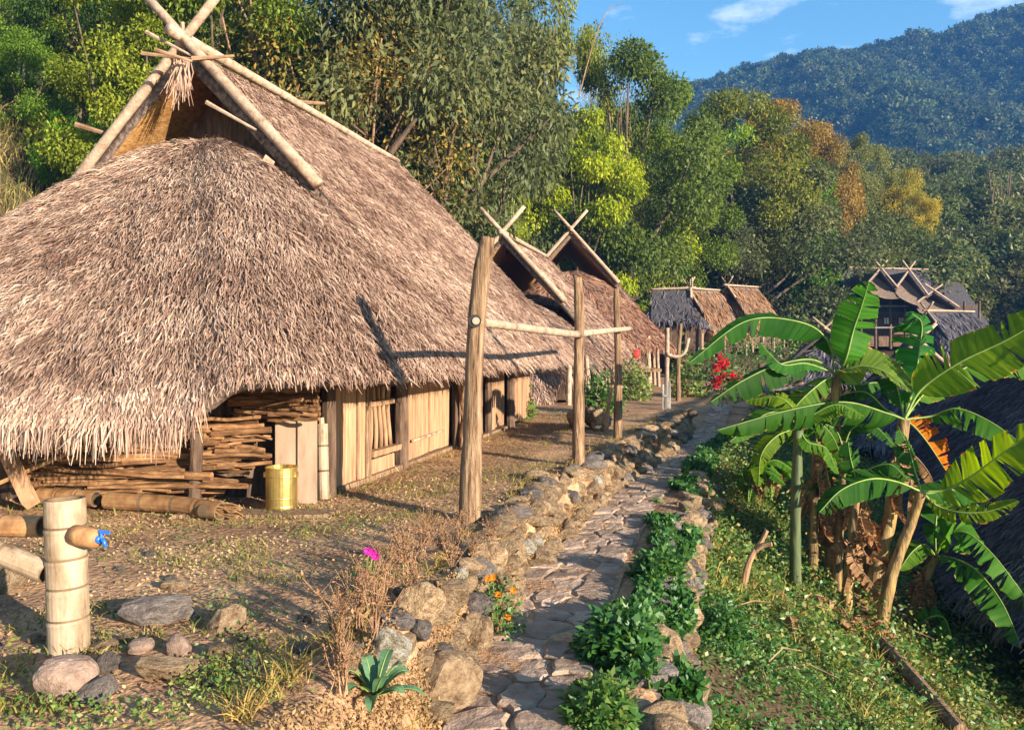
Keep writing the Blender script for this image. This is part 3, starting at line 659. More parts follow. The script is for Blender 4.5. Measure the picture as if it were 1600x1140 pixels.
lg2 = thing('bamboo_log', 'shorter brown bamboo section with an open end behind the long log, left of it', 'bamboo log', PZ(110, 785))
bamboo([PZ(62, 792)+[0, 0, .12], PZ(150, 797)+[0, 0, .12]], .085, 2, parent=lg2)
bd = MB(); c = PZ(405, 804)+[0, 0, .02]; bd.box(c, [.75, .0, .0], [.06, .16, 0], [0, 0, .02], 0, .008); bd.own('plank', M['post'], c, 'flat brown plank lying on the ground under the gold tin', 'plank')
# gold tin, leaning boards, bamboo tube
can = thing('metal_tin', 'open gold coloured metal tin standing on the plank before the hut', 'tin', PZ(440, 797)+[0, 0, .035])
cb = PZ(440, 797)+[0, 0, .035]; R0 = .163
mb = MB(); mb.lathe(cb, [(0, 0), (R0, 0), (R0, .02), (R0*.985, .03), (R0*.985, .1), (R0*1.0, .105), (R0*.985, .112), (R0*.985, .32), (R0*1.0, .326), (R0*.985, .333), (R0*.985, .4), (R0*1.02, .405), (R0*1.02, .418), (R0*.95, .418), (R0*.94, .06), (0, .06)], 32); mb.build('can_body', M['gold'], can, smooth=False)
for sg in (-1, 1):
    mb = MB(); e = cb+np.array([sg*R0, -.02, .34]); mb.box(e, [.012, 0, 0], [0, .02, 0], [0, 0, .025]); mb.build('handle_lug', M['gold'], can)
lb = thing('leaning_board', 'pale plywood board leaning upright against the firewood behind the gold tin', 'board', PZ(462, 785))
for (x0, x1, yt, ybm, dd) in ((430, 466, 653, 783, .0), (465, 495, 654, 786, -.03)):
    a_, b_, c_, d_ = P(x0, ybm, 8.72+dd), P(x1, ybm, 8.72+dd), P(x1, yt, 8.95+dd), P(x0, yt, 8.95+dd); t = np.array([0, .022, 0]); mb = MB()
    mb.add([a_, b_, c_, d_, a_+t, b_+t, c_+t, d_+t], [(0, 1, 2, 3), (7, 6, 5, 4), (0, 4, 5, 1), (1, 5, 6, 2), (2, 6, 7, 3), (3, 7, 4, 0)]); mb.build('board_half', M['ply'], lb)
tb = thing('bamboo_tube', 'upright pale brown bamboo tube standing between the leaning board and the hut corner', 'bamboo tube', PZ(505, 779))
bamboo([P(506, 779, 8.9), P(503, 662, 9.0)], .064, 2, parent=tb, mat='bamboo_pale')
mb = MB(); mb.tube([P(503, 665, 9.0), P(502, 652, 9.0)], .03, 8); mb.build('stopper', M['bamboo_pale'], tb)

# ------------------------------------------------------------------ bamboo water post in the near left
wp = thing('water_post', 'thick pale bamboo standpipe with a short spout and blue tap at the left', 'water post', PZ(108, 1015))
b0, t0 = PZ(108, 1018), PZ(108, 1018)+np.array([-.03, .01, .85]); R = .107
bamboo([b0, t0], R, 4, n=28, mat='bamboo_pale', parent=wp, name='post', seg=60)
s0 = b0+(t0-b0)*.78+np.array([.08, -.06, 0]); s1 = s0+np.array([.155, -.05, -.012])
mb = MB(); mb.tube(np.linspace(s0, s1, 4), [.056, .055, .052, .046], 14); mb.build('spout', M['bamboo_brown'], wp, smooth=True)
tp = MB(); e = s1; dx = nrm(s1-s0)
tp.tube([e-dx*.02, e+dx*.02], .021, 10); tp.tube([e+dx*.02, e+dx*.04, e+dx*.055+[0, 0, -.035]], [.012, .012, .010], 8)
o = tp.build('tap', M['blue'], wp, smooth=True)
hd = MB(); hd.tube([e+dx*.025, e+dx*.025+[0, 0, .04]], .008, 6); hd.box(e+dx*.045+[0, 0, .045], dx*.035, [0, .009, 0], [0, 0, .007]); hd.build('tap_handle', M['blue'], o)
hp = thing('bamboo_pipe', 'horizontal brown bamboo pipe running in from the left edge behind the water post', 'pipe', P(20, 822, 4.6))
bamboo([P(-140, 820, 4.7), P(66, 822, 4.65)], .062, 2, parent=hp); 
mb = MB(); mb.tube([P(-138, 835, 4.7), PZ(-138, 1005)], .05, 8); mb.build('pipe_support', M['post'], hp)
lp = thing('bamboo_pole', 'whitish bamboo pole slanting from the left edge down to the water post', 'pole', P(20, 860, 4.4))
bamboo([P(-160, 800, 4.5), P(72, 893, 4.45)], .062, 2, n=16, mat='bamboo_pale', parent=lp)

# ------------------------------------------------------------------ the rail frame on the terrace edge
fr = thing('rail_frame', 'tall rough posts joined by thin rails along the terrace edge before the largest hut', 'rail frame', PZ(733, 808))
def rough_post(pts, r0, r1, name='post', mat='post', parent=None, n=14):
    q = spline(pts, 26); mb = MB(); t = np.linspace(0, 1, 26)
    k = len(q); rad = (r0+(r1-r0)*t)*(1+.05*np.sin(t*9+1)+.025*rng.normal(size=26))
    mb.tube(q, rad, n, wob=.025); return mb.build(name, M[mat], parent, smooth=True)
p1 = rough_post([PZ(733, 812)+[0, 0, -.1], P(738, 680, 7.9), P(743, 530, 7.9), P(752, 430, 7.9), P(763, 371, 7.9)], .108, .075, parent=fr)
p2 = rough_post([PZ(904, 727)+[0, 0, -.1], P(904, 600, 11.5), P(905, 500, 11.5), P(903, 433, 11.5)], .088, .062, parent=fr)
p3 = rough_post([PZ(965, 686)+[0, 0, -.1], P(966, 580, 14.7), P(964, 500, 14.7), P(963, 451, 14.7)], .078, .052, parent=fr)
pole(P(742, 502, 7.78), P(906, 523, 11.45), .047, .052, seg=9).build('rail', M['pole'], fr, smooth=True)
pole(P(900, 522, 11.4), P(986, 513, 14.9), .052, .04, seg=9).build('rail', M['pole'], fr, smooth=True)
mb = MB(); c0 = P(743, 502, 7.9)+[0, -.1, 0]; mb.tube([c0, c0+[0, -.05, 0]], .062, 14); mb.build('rail_band', M['black'], fr)
mb = MB(); c1 = c0+[.012, -.05, 0]; mb.tube([c1, c1+[0, -.014, 0]], .036, 14); mb.build('rail_end', M['pole'], fr)
f2 = thing('rail_frame', 'thin far posts with a bowed rail between the huts and the red flowers', 'rail frame', P(1045, 640, 22))
rough_post([P(1041, 645, 22), P(1042, 580, 22), P(1043, 512, 22)], .07, .055, parent=f2, mat='pole', n=8)
rough_post([P(1060, 640, 25), P(1060, 560, 25), P(1064, 505, 25)], .08, .055, parent=f2, mat='post', n=8)
mb = MB(); mb.tube(spline([P(1042, 553, 21.9), P(1058, 557, 22), P(1070, 550, 22), P(1076, 528, 22)], 12), .05, 7); mb.build('rail', M['pole'], f2, smooth=True)
pk = thing('picket_gate', 'short whitish wooden pickets beside the flat lane past the rail frame', 'gate', P(1040, 645, 21.4))
for x, yt in ((1036, 600), (1041, 590), (1046, 596)):
    mb = MB(); mb.box(P(x, (646+yt)/2, 21.4), [.026, 0, 0], [0, .03, 0], [0, 0, (646-yt)/2/F*21.4], 0, .006); mb.build('picket', M['greywood'], pk)
mb = MB(); mb.box(P(1041, 618, 21.35), [.1, 0, 0], [0, .02, 0], [0, 0, .03]); mb.build('gate_rail', M['greywood'], pk)

# ------------------------------------------------------------------ the other huts
hut2, F2, G2 = hut('second thatched hut behind the tall posts, its thatch hanging almost to the ground', (-.32, 27), math.radians(15), 5.35, 1.0, 3.9, 7.0, 3.6, 2.4, 3.4, low=.75, dens=330, ln=.28, wd=.021, fringe=60, fr_len=.6, pr=.085, seed=21)
hut3, F3, G3_ = hut('third thatched hut with its broad rounded front and raised floor facing the lane', (2.62, 36), math.radians(2.5), 6.75, 1.75, 4.35, 6.5, 4.2, 2.4, 5.1, low=.15, dens=260, ln=.3, wd=.026, fringe=40, fr_len=.5, pr=.085, seed=23)
next(o for o in bpy.data.objects if o.name.startswith('straw') and o.parent and o.parent.parent is hut3).color = (1.0, .82, .72, 1)
for hh, Fm, W_, h_, u0, rr in ((hut2, F2, 2.9, 1.5, -2.6, 9.0), (hut3, F3, 3.1, 2.2, -2.4, 8.4)):
    mb = MB(); z0 = .1 if hh is hut2 else .75
    for (ua_, va_), (ub_, vb_) in (((u0, -W_), (u0, W_)), ((u0, W_), (rr, W_)), ((rr, W_), (rr, -W_)), ((rr, -W_), (u0, -W_))):
        a_, b_ = Fm(ua_, va_, 0), Fm(ub_, vb_, 0); c = (a_+b_)/2; h = (b_-a_)/2; nn = nrm(np.array([-h[1], h[0], 0]))
        mb.box(c+np.array([0, 0, (z0+h_)/2]), h, nn*.04, np.array([0, 0, (h_-z0)/2]))
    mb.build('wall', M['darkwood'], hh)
    for k in range(9):
        vv = W_+.5; uu = u0+(rr-u0)*k/8
        pole(Fm(uu, vv, 0), Fm(uu+.1*rng.normal(), vv-.1, h_-.1), .075, .065).build('eave_post', M['pole'], hh)
    for k in range(5):
        vv = -W_+2*W_*k/4
        pole(Fm(u0-.7, vv, 0), Fm(u0-.6, vv, h_-.1), .08, .07).build('eave_post', M['pole'], hh)
mb = MB(); c = F3(1.5, 0, .72); mb.box(c, F3.a*5.4, F3.r*3.5, [0, 0, .06]); mb.build('floor', M['post'], hut3)
ln_ = thing('red_lantern', 'round red lantern hanging under the eave of the third hut', 'lantern', P(994, 550, 31.5))
mb = MB(); mb.lathe(P(994, 560, 31.5), [(.02, 0), (.09, .02), (.15, .1), (.165, .18), (.15, .26), (.09, .33), (.02, .35)], 14); mb.build('lantern_shade', M['red'], ln_, smooth=True)
mb = MB(); mb.tube([P(994, 540, 31.5), P(994, 528, 31.5)], .012, 5); mb.build('cord', M['black'], ln_)

def simple_hut(label, A, ang, H, He, W, L, mats, dens=45, zb=0.0, old_shaded=False, seed=5, wall=True, Rf=1.6, Rb=1.6, zt=None, pr=.07, name_group='thatched huts of the village', poles='pole', **kw):
    h, Fm, g = hut(label, A, ang, H, He, W, L, Rf, Rb, zt or (H-(H-He)*.33), dens=dens, ln=.5, wd=.06, fringe=22, fr_len=.45, pr=pr, seed=seed, old_shaded=old_shaded, z0=zb, barge=((H-He)*.35/((H-He)/W), .55), poles=poles, straw_mat=M['straw_old_shaded'] if old_shaded else M['straw_brown'], **kw)
    if wall:
        mb = MB(); W_ = W*.72; zw = He+.45
        for (ua_, va_), (ub_, vb_) in (((-.5, -W_), (-.5, W_)), ((-.5, W_), (L+.5, W_)), ((L+.5, W_), (L+.5, -W_)), ((L+.5, -W_), (-.5, -W_))):
            a_, b_ = Fm(ua_, va_, 0), Fm(ub_, vb_, 0); c = (a_+b_)/2; hh = (b_-a_)/2; nn = nrm(np.array([-hh[1], hh[0], 0]))
            mb.box(c+np.array([0, 0, (zb+.3+zw)/2]), hh, nn*.04, np.array([0, 0, (zw-zb-.3)/2]))
        mb.build('wall', M['darkwood'], h)
        for k in range(5):
            for sv in (-1, 1): pole(Fm(-.6+(L+1.2)*k/4, sv*W*.8, zb), Fm(-.6+(L+1.2)*k/4, sv*W*.8, He+.2), .07, .06, seg=3).build('eave_post', M['pole' if not old_shaded else 'darkwood'], h)
    return h, Fm
M['straw_brown'] = leafmat('brown_straw', [(0, (.10, .045, .022)), (.5, (.32, .165, .085)), (1, (.44, .26, .15))], rough=.85, trans=.1, spec=.1)
M['straw_old_shaded'] = leafmat('old_shaded_straw', [(0, (.03, .027, .034)), (.4, (.085, .075, .09)), (.8, (.16, .142, .16)), (1, (.23, .205, .21))], rough=.85, trans=.1, spec=.2)  # old straw for shaded roofs, the shade mixed into its dark bluish colour
# small shelter and two brown roofs past the third hut
simple_hut('small grey thatched shelter with a white crossed gable beside the lane', (11.2, 50.5), math.radians(-78), 5.2, 3.2, 1.9, 2.4, None, zb=.9, old_shaded=True, seed=31, Rf=.9, Rb=.9)
simple_hut('brown thatched roof with a pale ridge, middle of the far row of huts', (11.9, 54), math.radians(62), 5.45, 2.3, 2.5, 2.6, None, zb=1.0, seed=33, Rf=.25, Rb=1.2)
simple_hut('brown thatched roof at the right end of the far row, under the grey green bush', (16.1, 60), math.radians(62), 6.1, 3.1, 2.6, 3.0, None, zb=1.2, seed=35, Rf=.25, Rb=1.2)
# dark huts down the slope on the right
hutR, FR, GR = hut('big dark thatched hut on the lower slope behind the banana plants at right', (10.75, 11.1), math.radians(19.3), 2.4, -2.1, 4.15, 14.2, 3.0, .7, 1.4, low=0.1, dens=330, ln=.2, wd=.016, fringe=90, fr_len=.15, pr=.08, seed=41, old_shaded=True, straw_mat=M['straw_old_shaded'], z0=-3.0, n=2.8, seen=(.2, 1, .7, .5), group='thatched huts of the village')
mb = MB()
for (ua_, va_), (ub_, vb_) in (((-1.2, -3.1), (-1.2, 3.1)), ((-1.2, 3.1), (13.6, 3.1)), ((13.6, 3.1), (13.6, -3.1)), ((13.6, -3.1), (-1.2, -3.1))):
    a_, b_ = FR(ua_, va_, 0), FR(ub_, vb_, 0); c = (a_+b_)/2; h = (b_-a_)/2; nn = nrm(np.array([-h[1], h[0], 0])); mb.box(c+np.array([0, 0, -2.4]), h, nn*.04, np.array([0, 0, 1.1]))
mb.build('wall', M['darkwood'], hutR)
simple_hut('brown grey thatched hut with a front gable half hidden behind the tallest banana', (13.9, 27.5), math.radians(22), 1.75, -1.4, 3.0, 4.2, None, dens=90, zb=-3.2, seed=43, Rf=3.0, Rb=1.5, old_shaded=True)
simple_hut('small dark thatched hut with crossed finials, seen through the left banana leaves', (14.6, 37.5), math.radians(24), 2.4, .1, 2.5, 3.5, None, dens=60, zb=-3.2, seed=45, Rf=1.2, Rb=1.2, old_shaded=True)
# stall of dark posts by the lane below the red flowers
sl = thing('wooden_stall', 'low dark wooden stall with stumps on its counter beyond the left banana leaves', 'stall', P(1215, 640, 21))
for x in (1190, 1216, 1245):
    mb = MB(); mb.box(P(x, 625, 21), [.07, 0, 0], [0, .07, 0], [0, 0, .95]); mb.build('stall_post', M['darkwood'], sl)
mb = MB(); mb.box(P(1218, 606, 21.1), [.85, 0, 0], [0, .35, 0], [0, 0, .05]); mb.build('counter', M['greywood'], sl)
for x in (1224, 1233, 1242, 1252):
    o = MB(); q = P(x, 604, 21.0); o.tube([q, q+[0, 0, .2]], .06, 8); o.own('wood_block', M['board'], q, 'short pale wood block standing on the dark stall counter', 'wood block', 'wood blocks on the stall counter')

# ------------------------------------------------------------------ dark many-gabled house far right
D = 66.0
lh = thing('stilt_house', 'large dark stilt house with two front gables in the shade at the far right', 'house', (31.5, D+2, 1.5))
def slab(pts, mat, name, t=(0, 0, -.18)):
    t = np.asarray(t, float); pts = [np.asarray(q, float) for q in pts]; k = len(pts); mb = MB()
    mb.add(pts+[q+t for q in pts], [tuple(range(k)), tuple(range(k, 2*k))[::-1]]+[(i, k+i, k+(i+1) % k, (i+1) % k) for i in range(k)]); return mb.build(name, M[mat], lh)
rA, rB = P(1305, 419, D+4), P(1452, 423, D+4)
slab([rA, rB, P(1462, 490, D), P(1334, 487, D)], 'thatch_old_shaded', 'roof'); slab([rA, rB, rB+[.6, 4.5, -3.3], rA+[-.6, 4.5, -3.3]], 'thatch_old_shaded', 'roof')
slab([rA, P(1334, 487, D), rA+[-.6, 4.5, -3.3]], 'thatch_old_shaded', 'roof')
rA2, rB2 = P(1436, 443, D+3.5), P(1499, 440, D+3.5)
slab([rA2, rB2, P(1545, 505, D-.5), P(1440, 500, D-.5)], 'thatch_old_shaded', 'roof'); slab([rA2, rB2, rB2+[2, 4.5, -3], rA2+[0, 4.5, -3]], 'thatch_old_shaded', 'roof')
slab([rB2, P(1545, 505, D-.5), rB2+[2, 4.5, -3]], 'thatch_old_shaded', 'roof')
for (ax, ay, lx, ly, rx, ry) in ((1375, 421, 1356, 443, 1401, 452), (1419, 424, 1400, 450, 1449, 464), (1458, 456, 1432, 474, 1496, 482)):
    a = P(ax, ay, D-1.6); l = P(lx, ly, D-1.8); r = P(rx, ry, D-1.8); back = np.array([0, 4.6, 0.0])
    slab([a, l, l+back, a+back], 'thatch_old_shaded', 'gable_roof'); slab([a, a+back, r+back, r], 'thatch_old_shaded', 'gable_roof')
    fl = P((lx+rx)/2, (ly+ry)/2+16, D-2.2)
    mb = MB(); k = 10; el = l+(r-l)*np.linspace(0, 1, k)[:, None]; bel = el+np.array([0, -.5, 0])+np.stack([0*np.linspace(0, 1, k), 0*np.linspace(0, 1, k), -.75-.25*np.sin(np.linspace(0, math.pi, k))], 1); tp_ = a+[0, .7, -.5]
    mb.add(np.vstack([[tp_], el+[0, .5, -.05], bel]), [(0, i+1, i+2) for i in range(k-1)]+[(1+i, 1+k+i, 2+k+i, 2+i) for i in range(k-1)]); mb.build('front_thatch', M['thatch'], lh)
    d1 = nrm(l-a); d2 = nrm(r-a); up = np.array([0, -.1, .12])
    pole(l+up, a-d1*.9+up, .085, .07, seg=4).build('barge_pole', M['pole'], lh); pole(r+up+[0, -.1, 0], a-d2*.9+up+[0, -.1, 0], .085, .07, seg=4).build('barge_pole', M['pole'], lh)
pole(rA+[0, 0, .1], rB+[0, 0, .1], .09, .08).build('ridge_pole', M['pole'], lh); pole(rA2+[0, 0, .1], rB2+[0, 0, .1], .09, .08).build('ridge_pole', M['pole'], lh)
mb = MB(); mb.box(P(1405, 500, D+1.2), [3.4, 0, 0], [0, .1, 0], [0, 0, 2.2]); mb.build('wall', M['darkwood'], lh)
mb = MB(); mb.box(P(1480, 505, D+1.0), [2.6, 0, 0], [0, .1, 0], [0, 0, 1.5]); mb.build('wall', M['darkwood'], lh)
for x in (1385, 1408):
    mb = MB(); mb.box(P(x, 501, D+.9), [.17, 0, 0], [0, .05, 0], [0, 0, .25]); wn = mb.build('window', M['white'], lh)
    mb = MB(); mb.box(P(x, 501, D+.84), [.02, 0, 0], [0, .02, 0], [0, 0, .25]); mb.build('mullion', M['darkwood'], wn)
for x in np.linspace(1345, 1530, 9):
    pole(P(x, 545, D-.4), P(x, 470, D-.4), .12, .1, seg=3).build('stilt', M['darkwood'], lh)
for y in (478, 512):
    pole(P(1340, y, D-.5), P(1470, y, D-.5), .07, .07, seg=3).build('balcony_rail', M['greywood'], lh)
simple_hut('dark thatched roof with a pale ridge and crossed tips before the stilt house', (27.4, 53.0), math.radians(80), 3.9, 1.4, 2.6, 3.4, None, dens=30, zb=-.5, old_shaded=True, seed=47, Rf=1.0, Rb=1.0)
# ------------------------------------------------------------------ leaves
def leaf_quads(pos, dirs, nrms, L, Wd, fold=.0):
    S = nrm(np.cross(dirs, nrms)); n = nrm(np.cross(S, dirs))
    L = np.reshape(L, (-1, 1)); Wd = np.reshape(Wd, (-1, 1))
    V = np.stack([pos, pos+dirs*L*.45+S*Wd*.5+n*L*.06, pos+dirs*L-n*L*.10, pos+dirs*L*.45-S*Wd*.5+n*L*.06], 1)
    b = np.arange(len(pos))[:, None]*4
    return V.reshape(-1, 3), b+np.array([[0, 1, 2, 3]])
def rnd_dirs(n, g): return nrm(g.normal(size=(n, 3)))
def crown(seed, rx, rz, z0, n_cl, per, leafL, leafW, cl_r=(.5, 1.0), droop=.3, kind='round', hollow=.55, taper=0.0):
    g = np.random.default_rng(seed); cs = []
    while len(cs) < n_cl:
        p = g.normal(size=3); p = p/np.linalg.norm(p)*(hollow+(1-hollow)*g.random()**.6)
        r = 1+.35*(vnoise(p[0]*2+seed, p[1]*2+p[2]*2)-.5)*2
        sh = 1-taper*(p[2]*.5+.5)
        c = np.array([p[0]*rx*r*sh, p[1]*rx*r*sh, z0+rz*(p[2]*r)]); cs.append(c)
    cs = np.array(cs); rad = cl_r[0]+(cl_r[1]-cl_r[0])*g.random(n_cl)
    ci = np.repeat(np.arange(n_cl), per); n = len(ci)
    d = rnd_dirs(n, g); rr = g.random((n, 1))**.45
    if kind == 'spray':                                    # hanging sprays
        pos = cs[ci]+d*rr*rad[ci][:, None]*np.array([1, 1, .55]); pos[:, 2] -= .35*rad[ci]*g.random(n)
        dirs = nrm(d*np.array([1, 1, .3])+np.array([0, 0, -1.1])+.5*g.normal(size=(n, 3)))
        nn = nrm(d+.7*g.normal(size=(n, 3))+np.array([0, 0, .5]))
    else:
        pos = cs[ci]+d*rr*rad[ci][:, None]*np.array([1, 1, .75])
        dirs = nrm(d+.8*g.normal(size=(n, 3))+np.array([0, 0, -droop])); nn = nrm(d*.8+np.array([0, 0, .9])+.7*g.normal(size=(n, 3)))
    ctint = g.random(n_cl)
    var = np.clip(.45*ctint[ci]+.55*g.random(n)+.05*g.normal(size=n), 0, 1)
    V, Q = leaf_quads(pos, dirs, nn, leafL*(.6+.8*g.random(n)), leafW*(.6+.8*g.random(n)))
    return V, Q, var, cs
def trunk_mesh(seed, cs, h, r0, limbs=9, mat='trunk'):
    g = np.random.default_rng(seed); mb = MB(); top = np.array([g.normal()*.25, g.normal()*.25, h])
    mb.tube(spline([np.zeros(3)-[0, 0, .5], top*np.array([.3, .6, .5])+g.normal(size=3)*.08, top], 9), np.linspace(r0, r0*.45, 9), 8)
    for i in g.choice(len(cs), min(limbs, len(cs)), replace=False):
        st = top*np.array([.8, .8, .45+.5*g.random()]); e = cs[i]; md = (st+e)/2+np.array([0, 0, -.25])+g.normal(size=3)*.2
        mb.tube(spline([st, md, e], 7), np.linspace(r0*.42, r0*.1, 7), 5, cap=False)
        for j in g.choice(len(cs), 2):
            if np.linalg.norm(cs[j]-e) < 2.6: mb.tube([md, (md+cs[j])/2+g.normal(size=3)*.15, cs[j]], [r0*.2, r0*.13, r0*.06], 4, cap=False)
    return mb.mesh('trunk', M[mat])
PROTO = {}
def proto(key, seed, H, **k):
    tr = k.pop('trunk', (.45*H, .2)); tm = k.pop('tmat', 'trunk'); lm = k.pop('limbs', 10); mt = k.pop('mat', 'leaf')
    V, Q, va, cs = crown(seed, **k); PROTO[key] = (np_mesh('crown', V, Q, [M[mt]], va), trunk_mesh(seed+1, cs, tr[0], tr[1], lm, tm), H)
proto('broad', 101, 9, rx=3.0, rz=3.4, z0=5.4, n_cl=44, per=800, leafL=.14, leafW=.075, cl_r=(.6, 1.15), hollow=.86)
proto('broad2', 111, 9, rx=2.7, rz=3.8, z0=5.0, n_cl=42, per=800, leafL=.13, leafW=.07, cl_r=(.55, 1.1), hollow=.86, droop=.5)
proto('lush', 121, 9, rx=3.2, rz=3.9, z0=4.8, n_cl=46, per=800, leafL=.155, leafW=.06, cl_r=(.6, 1.15), hollow=.86, kind='spray')
proto('lush2', 131, 9, rx=2.6, rz=4.1, z0=4.7, n_cl=42, per=800, leafL=.155, leafW=.06, cl_r=(.55, 1.05), hollow=.86, kind='spray')
proto('glossy', 141, 9, rx=2.8, rz=3.5, z0=5.2, n_cl=90, per=300, leafL=.16, leafW=.06, cl_r=(.5, 1.0), droop=.8, hollow=.4)
proto('sparse', 151, 9, rx=3.0, rz=3.6, z0=5.2, n_cl=80, per=130, leafL=.115, leafW=.06, cl_r=(.6, 1.2), limbs=34, hollow=.2, tmat='twig', trunk=(4.2, .14))
proto('bush', 161, 5, rx=2.5, rz=2.4, z0=2.4, n_cl=42, per=740, leafL=.11, leafW=.062, cl_r=(.5, .9), hollow=.84, trunk=(1.8, .12))
proto('column', 171, 8, rx=1.15, rz=3.9, z0=4.0, n_cl=70, per=260, leafL=.13, leafW=.07, cl_r=(.4, .75), trunk=(5, .12))
proto('weep', 181, 9, rx=2.4, rz=3.9, z0=4.9, n_cl=80, per=360, leafL=.17, leafW=.035, cl_r=(.5, .9), kind='spray', trunk=(5, .16))
def tree(name, key, px, d, ytop, label, col, sx=1.0, group=None, cat='tree', yb=None, zb=None, rz=None):
    cm, tm, H = PROTO[key]; X = (px-800)/F*d; z0 = float(TZ(X, d)) if zb is None else zb
    zt = CZ+(HY-ytop)/F*d; s = max((zt-z0)/H, .25)
    t = thing(name, label, cat, (X, d, z0), group, rz if rz is not None else random.random()*6.28)
    t.scale = (s*sx, s*sx, s)
    a = link('trunk', tm, t); b = link('crown', cm, t, kind='stuff'); b.color = (*col, 1)
    return t
YG = (.19, .22, .022); BG = (.085, .18, .022); DG = (.055, .095, .025); OL = (.12, .125, .035); GG = (.10, .105, .075); OR = (.26, .15, .03); YL = (.30, .23, .045); BR = (.2, .13, .055); TE = (.05, .09, .055)
T = tree
T('tree', 'bush', 30, 28, 35, 'bright green vine covered tree at the left edge above the yellow grass bank', (.10, .16, .03), .8)
T('tree', 'bush', 118, 25, 170, 'low bright green bush left of the barge pole of the largest hut', BG, .5, cat='bush')
T('tree', 'lush', 25, 36, -120, 'pale green bamboo like tree in the top left corner', YG, .8)
T('tree', 'broad', 205, 25, -15, 'yellow green broad leaved tree behind the left barge pole of the largest hut', (.15, .165, .03), .78)
T('tree', 'glossy', 120, 31, -160, 'dark trunked tall tree between the left edge and the crossed finials', DG, .8)
T('tree', 'broad2', 345, 27, -100, 'green tree rising behind the crossed finials of the largest hut', (.13, .16, .035), .8)
T('tree', 'sparse', 440, 29, -140, 'thin twiggy tree with brownish leaves behind the ridge pole, right of the finials', (.2, .16, .06), .9)
T('tree', 'sparse', 535, 27, 20, 'rust tinged sparse tree behind the middle of the largest ridge', BR, .95)
T('tree', 'broad', 520, 33, -160, 'dark green tall tree behind the rust tinged sparse tree', (.10, .11, .05), .9)
T('tree', 'glossy', 660, 29, -190, 'tall tree of long grey green glossy leaves, top centre of the forest', GG, .8)
T('tree', 'glossy', 755, 45, -90, 'second glossy grey green tree beside the tallest one, reaching lower', GG, .7)
T('tree', 'sparse', 625, 32, 150, 'low yellowish brown thicket behind the far end of the largest ridge', (.24, .19, .05), .62, cat='bush')
T('tree', 'weep', 745, 43, 215, 'yellow green drooping bamboo clump above the second hut', YG, .8)
T('tree', 'broad2', 872, 53, -45, 'tall olive green tree against the sky, right of the glossy trees', (.17, .175, .04), .42)
T('tree', 'lush', 815, 52, 120, 'lush green spray leaved tree behind the second hut, under the olive tree', (.17, .215, .022), .8)
T('tree', 'lush2', 905, 50, 175, 'lush yellow green tree directly above the third hut', YG, .85)
T('tree', 'broad', 975, 52, 100, 'dark green rounded tree top below the sky at the centre right', (.075, .10, .035), .8)
T('tree', 'lush', 985, 60, 205, 'broad yellow green tree with hanging sprays right of the third hut finials', (.21, .25, .022), .85)
T('tree', 'lush2', 1010, 60, 300, 'low yellow green sprays just above the small grey shelter', (.2, .21, .022), .9)
T('tree', 'broad2', 1045, 58, 145, 'mid green tree on the skyline left of the blue mountain', (.12, .16, .03), .8)
T('tree', 'lush', 1080, 74, 192, 'bright green spreading tree left of the grey green bush', (.17, .24, .022), .85)
T('tree', 'broad', 1150, 66, 165, 'olive brown tree on the skyline beneath the mountain foot', OL, .85)
T('tree', 'broad2', 1215, 84, 178, 'orange brown autumn tree on the skyline under the mountain', OR, .85)
T('tree', 'bush', 1185, 66, 262, 'grey green dense round bush above the far brown roofs', GG, 1.0, cat='bush')
T('tree', 'bush', 1112, 63, 325, 'dark grey green bush left half of the pair above the far roofs', (.08, .085, .06), .85, cat='bush')
T('tree', 'bush', 1215, 72, 370, 'small grey green bush right of the far brown roofs', GG, .8, cat='bush')
T('tree', 'column', 1262, 68, 255, 'narrow bright green vine covered tree right of the grey green bush', (.09, .17, .03), .9)
T('tree', 'bush', 1288, 76, 275, 'small orange leaved tree right of the green vine column', OR, .35)
T('tree', 'broad', 1268, 74, 205, 'brownish leaved tree at the right end of the autumn skyline', BR, .6)
T('tree', 'broad2', 1345, 84, 228, 'pale olive tree above the stilt house, left of the yellow tree', (.16, .155, .075), .7)
T('tree', 'weep', 1410, 82, 256, 'yellow drooping tree above the stilt house', YL, .75)
T('tree', 'bush', 1340, 76, 330, 'olive grey thicket right above the stilt house roof, left part', (.10, .11, .06), 1.0, cat='bush')
T('tree', 'bush', 1405, 78, 350, 'dark olive thicket above the two front gables', (.08, .10, .05), 1.0, cat='bush')
for i, (px, d, yt, k, c, lb) in enumerate([(1470, 92, 320, 'broad', TE, 'dark teal green tree behind the right roof of the stilt house'), (1530, 96, 300, 'bush', TE, 'dark teal rounded tree under the bare trunks at the right'),
        (1590, 92, 320, 'broad2', TE, 'dark green tree at the right edge of the wood'), (1500, 84, 395, 'bush', (.04, .06, .035), 'blackish low thicket beside the end of the stilt house'),
        (1560, 82, 390, 'bush', (.04, .06, .035), 'blackish thicket at the right edge above the banana leaf'), (1300, 72, 400, 'bush', (.09, .10, .05), 'low olive thicket at the left end of the stilt house roof'),
        (1440, 86, 310, 'column', (.10, .12, .05), 'slim olive tree between the yellow tree and the dark wood')]):
    T('tree', k, px, d, yt, lb, c, 1.0)
